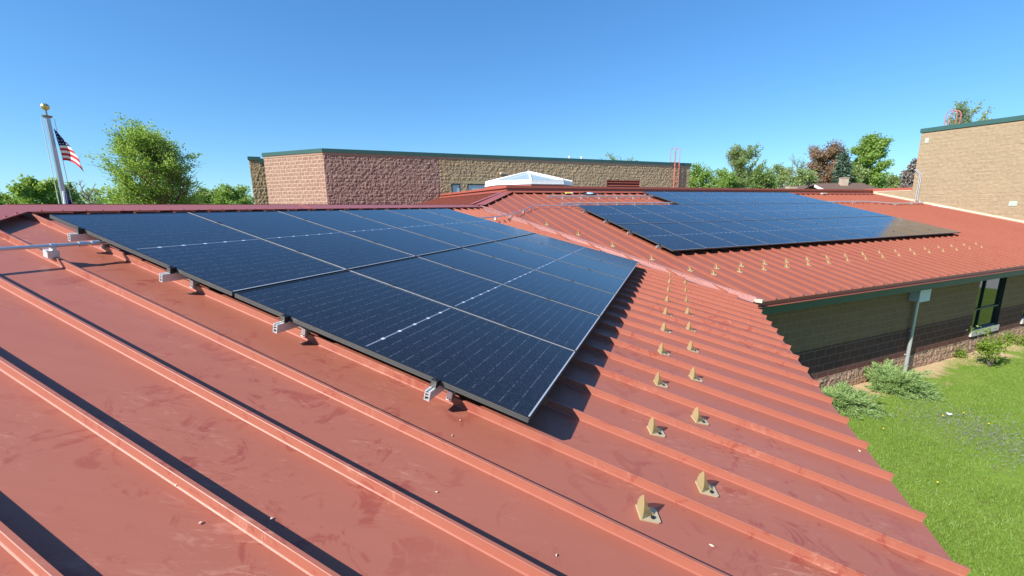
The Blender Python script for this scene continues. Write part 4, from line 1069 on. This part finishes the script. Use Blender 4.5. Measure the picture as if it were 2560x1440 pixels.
ptree(1910, 428, 56, 46, 'leafy_tree', 'green tree at the right foot of the pale airy tree', L_MID, 7000, .17, 23, base=.05, group=G)
ptree(1957, 413, 84, 40, 'leafy_tree', 'soft pale green tree between the airy tree and the bare tree', L_PALE, 7000, .2, 24, base=.08, group=G)
ptree(1996, 386, 76, 36, 'bare_tree', 'bare pale twig tree left of the russet tree', L_PALE, 900, .12, 25, up=.75, base=.3, group=G, bark=M_BARKL, limbs=18, sub=8)
ptree(2066, 361, 80, 62, 'russet_tree', 'broad russet brown tree behind the house roof', L_RED, 13000, .2, 26, base=.15, group=G, limbs=24)
ptree(2015, 425, 66, 50, 'leafy_tree', 'olive green tree in front of the russet tree', L_PALE, 8000, .18, 27, base=.05, group=G)
ptree(2112, 386, 66, 30, 'spruce_tree', 'dark conical spruce behind the house chimney', L_DARK, 11000, .26, 28, shape='cone', base=.06, group=G, limbs=60, sub=3, up=0.0)
ptree(2184, 341, 72, 56, 'leafy_tree', 'tallest bright green tree left of the tall tan building', L_BR, 16000, .2, 29, base=.08, group=G, limbs=26, sub=8, shape='oval')
ptree(2150, 420, 70, 40, 'leafy_tree', 'pale green tree at the left foot of the tallest bright tree', L_PALE, 6000, .18, 30, base=.05, group=G)
ptree(2238, 440, 84, 38, 'leafy_tree', 'low green tree between the tallest tree and the purple tree', L_PALE, 5000, .2, 31, base=.05, group=G)
ptree(2292, 404, 62, 32, 'purple_tree', 'dark purple leaved tree against the tall tan building', L_PURP, 9000, .16, 32, base=.1, group=G)
ptree(2420, 258, 48, 78, 'leafy_tree', 'spiky upright tree top above the tall tan building', L_PALE, 7000, .10, 33, up=1.2, base=.3, group=G, limbs=36, sub=9, shape='dome', bark=M_BARKL)
# far wood closing the horizon
fw = []; r = np.random.default_rng(44)
for k in range(260):
    azd = r.uniform(-70, 70); D = r.uniform(120, 170); hh = r.uniform(6, 11); cx, cy = D * math.sin(R_(azd)), D * math.cos(R_(azd)); m_ = 260
    C = r.normal(0, 1, (m_, 3)); C /= np.linalg.norm(C, axis=1)[:, None]; C *= r.uniform(.5, 1, m_)[:, None] ** .4; C = C * [4.5, 4.5, hh * .5] + [cx, cy, hh * .5]; fw.append(C)
C = np.concatenate(fw); o = quick_mesh('far_wood', leaf_quads(C, .5, 0, 9), len(C), 4, L_MID); tag(o, 'far green wood along the horizon behind the separate trees', 'wood', None, 'stuff')

# juniper bushes
L_JUN = leafmat('juniper', (.09, .175, .042), (.37, .51, .19), .25, 4)
def juniper(P, size, height, seed, label, lean, na=46):
    r = np.random.default_rng(seed); root = thing('juniper_bush', label, 'bush', P, 'juniper bushes under the brown wall')
    tb = MB(); C = []; Dd_ = []
    for k in range(na):
        a = r.uniform(0, 6.28); el = r.uniform(.15, .95); L = size * r.uniform(.55, 1.0)
        d = V3((math.cos(a) * math.cos(el), math.sin(a) * math.cos(el), math.sin(el) * height / size * 1.15)) + V3(lean) * .35
        p0 = P + r.normal(0, .08 * size, 3) * [1, 1, .1]; pts = [p0 + d * L * f + V3((0, 0, -.22 * size * f * f)) + V3((0, 0, .04)) for f in (0, .35, .7, 1.)]
        tb.tube(pts, [.014, .010, .006, .003], 4, cap=False)
        for i in range(3):
            m_ = 95; f = r.uniform(0, 1, m_)[:, None]; c = pts[i] + (pts[i + 1] - pts[i]) * f; dr = (pts[i + 1] - pts[i]); dr = dr / np.linalg.norm(dr)
            side = r.normal(0, 1, (m_, 3)); C.append(c + side * .045 * [1, 1, .6]); Dd_.append(dr + side * .45 + [0, 0, .15])
    tb.build('stems', M_BARK, root); C = np.concatenate(C); D2 = np.concatenate(Dd_); D2 /= np.linalg.norm(D2, axis=1)[:, None]
    C[:, 2] = np.maximum(C[:, 2], .03)
    quick_mesh('foliage', leaf_quads(C - P, .042, 0, seed, .16, D2), len(C), 4, L_JUN, root)
juniper(hitG(2098, 1012), .72, .62, 51, 'smaller spreading juniper bush next to the roof edge', (.3, -.5, 0), 80)
juniper(hitG(2222, 972), .90, .85, 52, 'larger spreading juniper bush in front of the wall pipe', (.6, -.2, 0), 110)
# rose bush and young shrub by the window
def shrub(P, H, Rr, seed, label, n, ls=.035):
    r = np.random.default_rng(seed); root = thing('leafy_shrub', label, 'bush', P); tb = MB(); C = []
    for k in range(9):
        a = r.uniform(0, 6.28); L = H * r.uniform(.55, 1); e = P + V3((math.cos(a) * Rr * r.uniform(.2, 1), math.sin(a) * Rr * r.uniform(.2, 1), L)); m_ = (P + e) / 2 + r.normal(0, .05, 3)
        tb.tube([P, m_, e], [.012, .009, .004], 5, cap=False)
        for j in range(4): f = r.uniform(.45, 1); c = m_ + (e - m_) * (f * 2 - 1) if f > .5 else P + (m_ - P) * f * 2; C.append(c + r.normal(0, .085, (n // 36, 3)))
    tb.build('stems', M_BARK, root); C = np.concatenate(C); quick_mesh('foliage', leaf_quads(C - P, ls, .3, seed, .7), len(C), 4, L_LIME, root)
shrub(hitG(2472, 918), 1.15, .55, 61, 'lime green young shrub growing in front of the wall window', 900)
shrub(hitG(2548, 862), .35, .35, 62, 'small lime green plant low against the wall at the right edge', 500, .03)
shrub(hitG(2395, 893), .16, .45, 63, 'low yellow green weeds at the wall foot by the pipe', 700, .022)

# ------------------------------------------------------------------ far house, roof vent, lamp
hx = at(2092, 462, 46); d = V3((math.cos(.12), -math.sin(.12), 0)) ; dv = V3((math.sin(.12), math.cos(.12), 0))
house = thing('brown_roof_house', 'house with brown hipped roof and tan brick chimney among the trees', 'house', (hx[0], hx[1], 0))
zr = at(2092, 458, 46)[2]; ze = zr - 1.9
def hp(a, b_, z): return V3((hx[0], hx[1], 0)) + d * a + dv * b_ + Zv * z
mb = MB(); mb.poly([hp(-3.4, -4, ze), hp(4.2, -4, ze), hp(1.9, 0, zr), hp(-1.9, 0, zr)]); mb.poly([hp(4.2, -4, ze), hp(4.2, 4, ze), hp(1.9, 0, zr)]); mb.poly([hp(4.2, 4, ze), hp(-3.4, 4, ze), hp(-1.9, 0, zr), hp(1.9, 0, zr)]); mb.poly([hp(-3.4, 4, ze), hp(-3.4, -4, ze), hp(-1.9, 0, zr)])
mb.poly([hp(-4.6, -5.2, ze + 1.6), hp(-3.3, -5.2, ze + .95), hp(-3.3, -1, ze + .95), hp(-4.6, 0, ze + 1.6)]); mb.poly([hp(-6.2, -5.2, ze + .9), hp(-4.6, -5.2, ze + 1.6), hp(-4.6, 0, ze + 1.6), hp(-6.2, -1, ze + .9)])
ro = mb.build('roof', simple('brown_shingle', (.115, .072, .055), .9, 0, .25, 6), house)
mb = MB(); mb.box(hp(-3.2, -3.6, 0), d * 7, dv * 7.2, Zv * (ze)); mb.build('wall', simple('house_wall', (.5, .45, .38), .8), house)
mb = MB(); mb.prism([hp(-4.6, -5.28, ze + 1.60), hp(-3.3, -5.28, ze + .95), hp(-3.3, -5.28, ze + .76), hp(-4.6, -5.28, ze + 1.40)], dv * .06); mb.build('barge_board', M_WHITE, house)
mb = MB(); mb.box(hp(.05, -.5, zr - .8), d * .55, dv * .38, Zv * 1.16); mb.box(hp(.02, -.53, zr + .36), d * .61, dv * .44, Zv * .07); mb.build('chimney', simple('chimney_brick', (.42, .33, .25), .9, 0, .2, 5), house)
rv = at(2021, 470, 36); rv0 = thing('roof_vent', 'thin black vent pipe with cap on the flat hub roof', 'vent', (rv[0], rv[1], Z0 + .48))
zt2 = at(2021, 456, 36)[2]
mb = MB(); mb.tube([V3((rv[0], rv[1], Z0 + .48)), V3((rv[0], rv[1], zt2))], .055, 10); mb.build('pipe', M_BLACK, rv0)
mb = MB(); mb.tube([V3((rv[0], rv[1], zt2)), V3((rv[0], rv[1], zt2 + .07))], [.17, .12], 10); mb.build('cap', M_BLACK, rv0)
bx_ = at(1985, 470, 36); b0 = thing('roof_unit', 'small beige box with brown side on the flat hub roof', 'roof unit', (bx_[0], bx_[1], Z0 + .48))
zt3 = at(1985, 465.5, 36)[2]
mb = MB(); mb.box((bx_[0] - .3, bx_[1], Z0 + .48), (.55, 0, 0), (0, .5, 0), (0, 0, zt3 - Z0 - .48)); mb.build('case', simple('unit_tan', (.34, .28, .20), .7), b0)
mb = MB(); mb.box((bx_[0] - .32, bx_[1] - .02, zt3), (.59, 0, 0), (0, .54, 0), (0, 0, .03)); mb.build('lid', simple('brown_lid', (.25, .17, .12), .7), b0)
lp = at(535, 502, 52); l0 = thing('street_lamp', 'small dark post with a wide cap before the low trees left of the rear building', 'lamp', (lp[0], lp[1], 0))
mb = MB(); mb.tube([V3((lp[0], lp[1], 0)), lp], .06, 8); mb.build('post', M_BLACK, l0)
mb = MB(); mb.tube([lp - Zv * .02, lp + Zv * .1], [.32, .28], 10); mb.build('lamp_head', M_BLACK, l0)
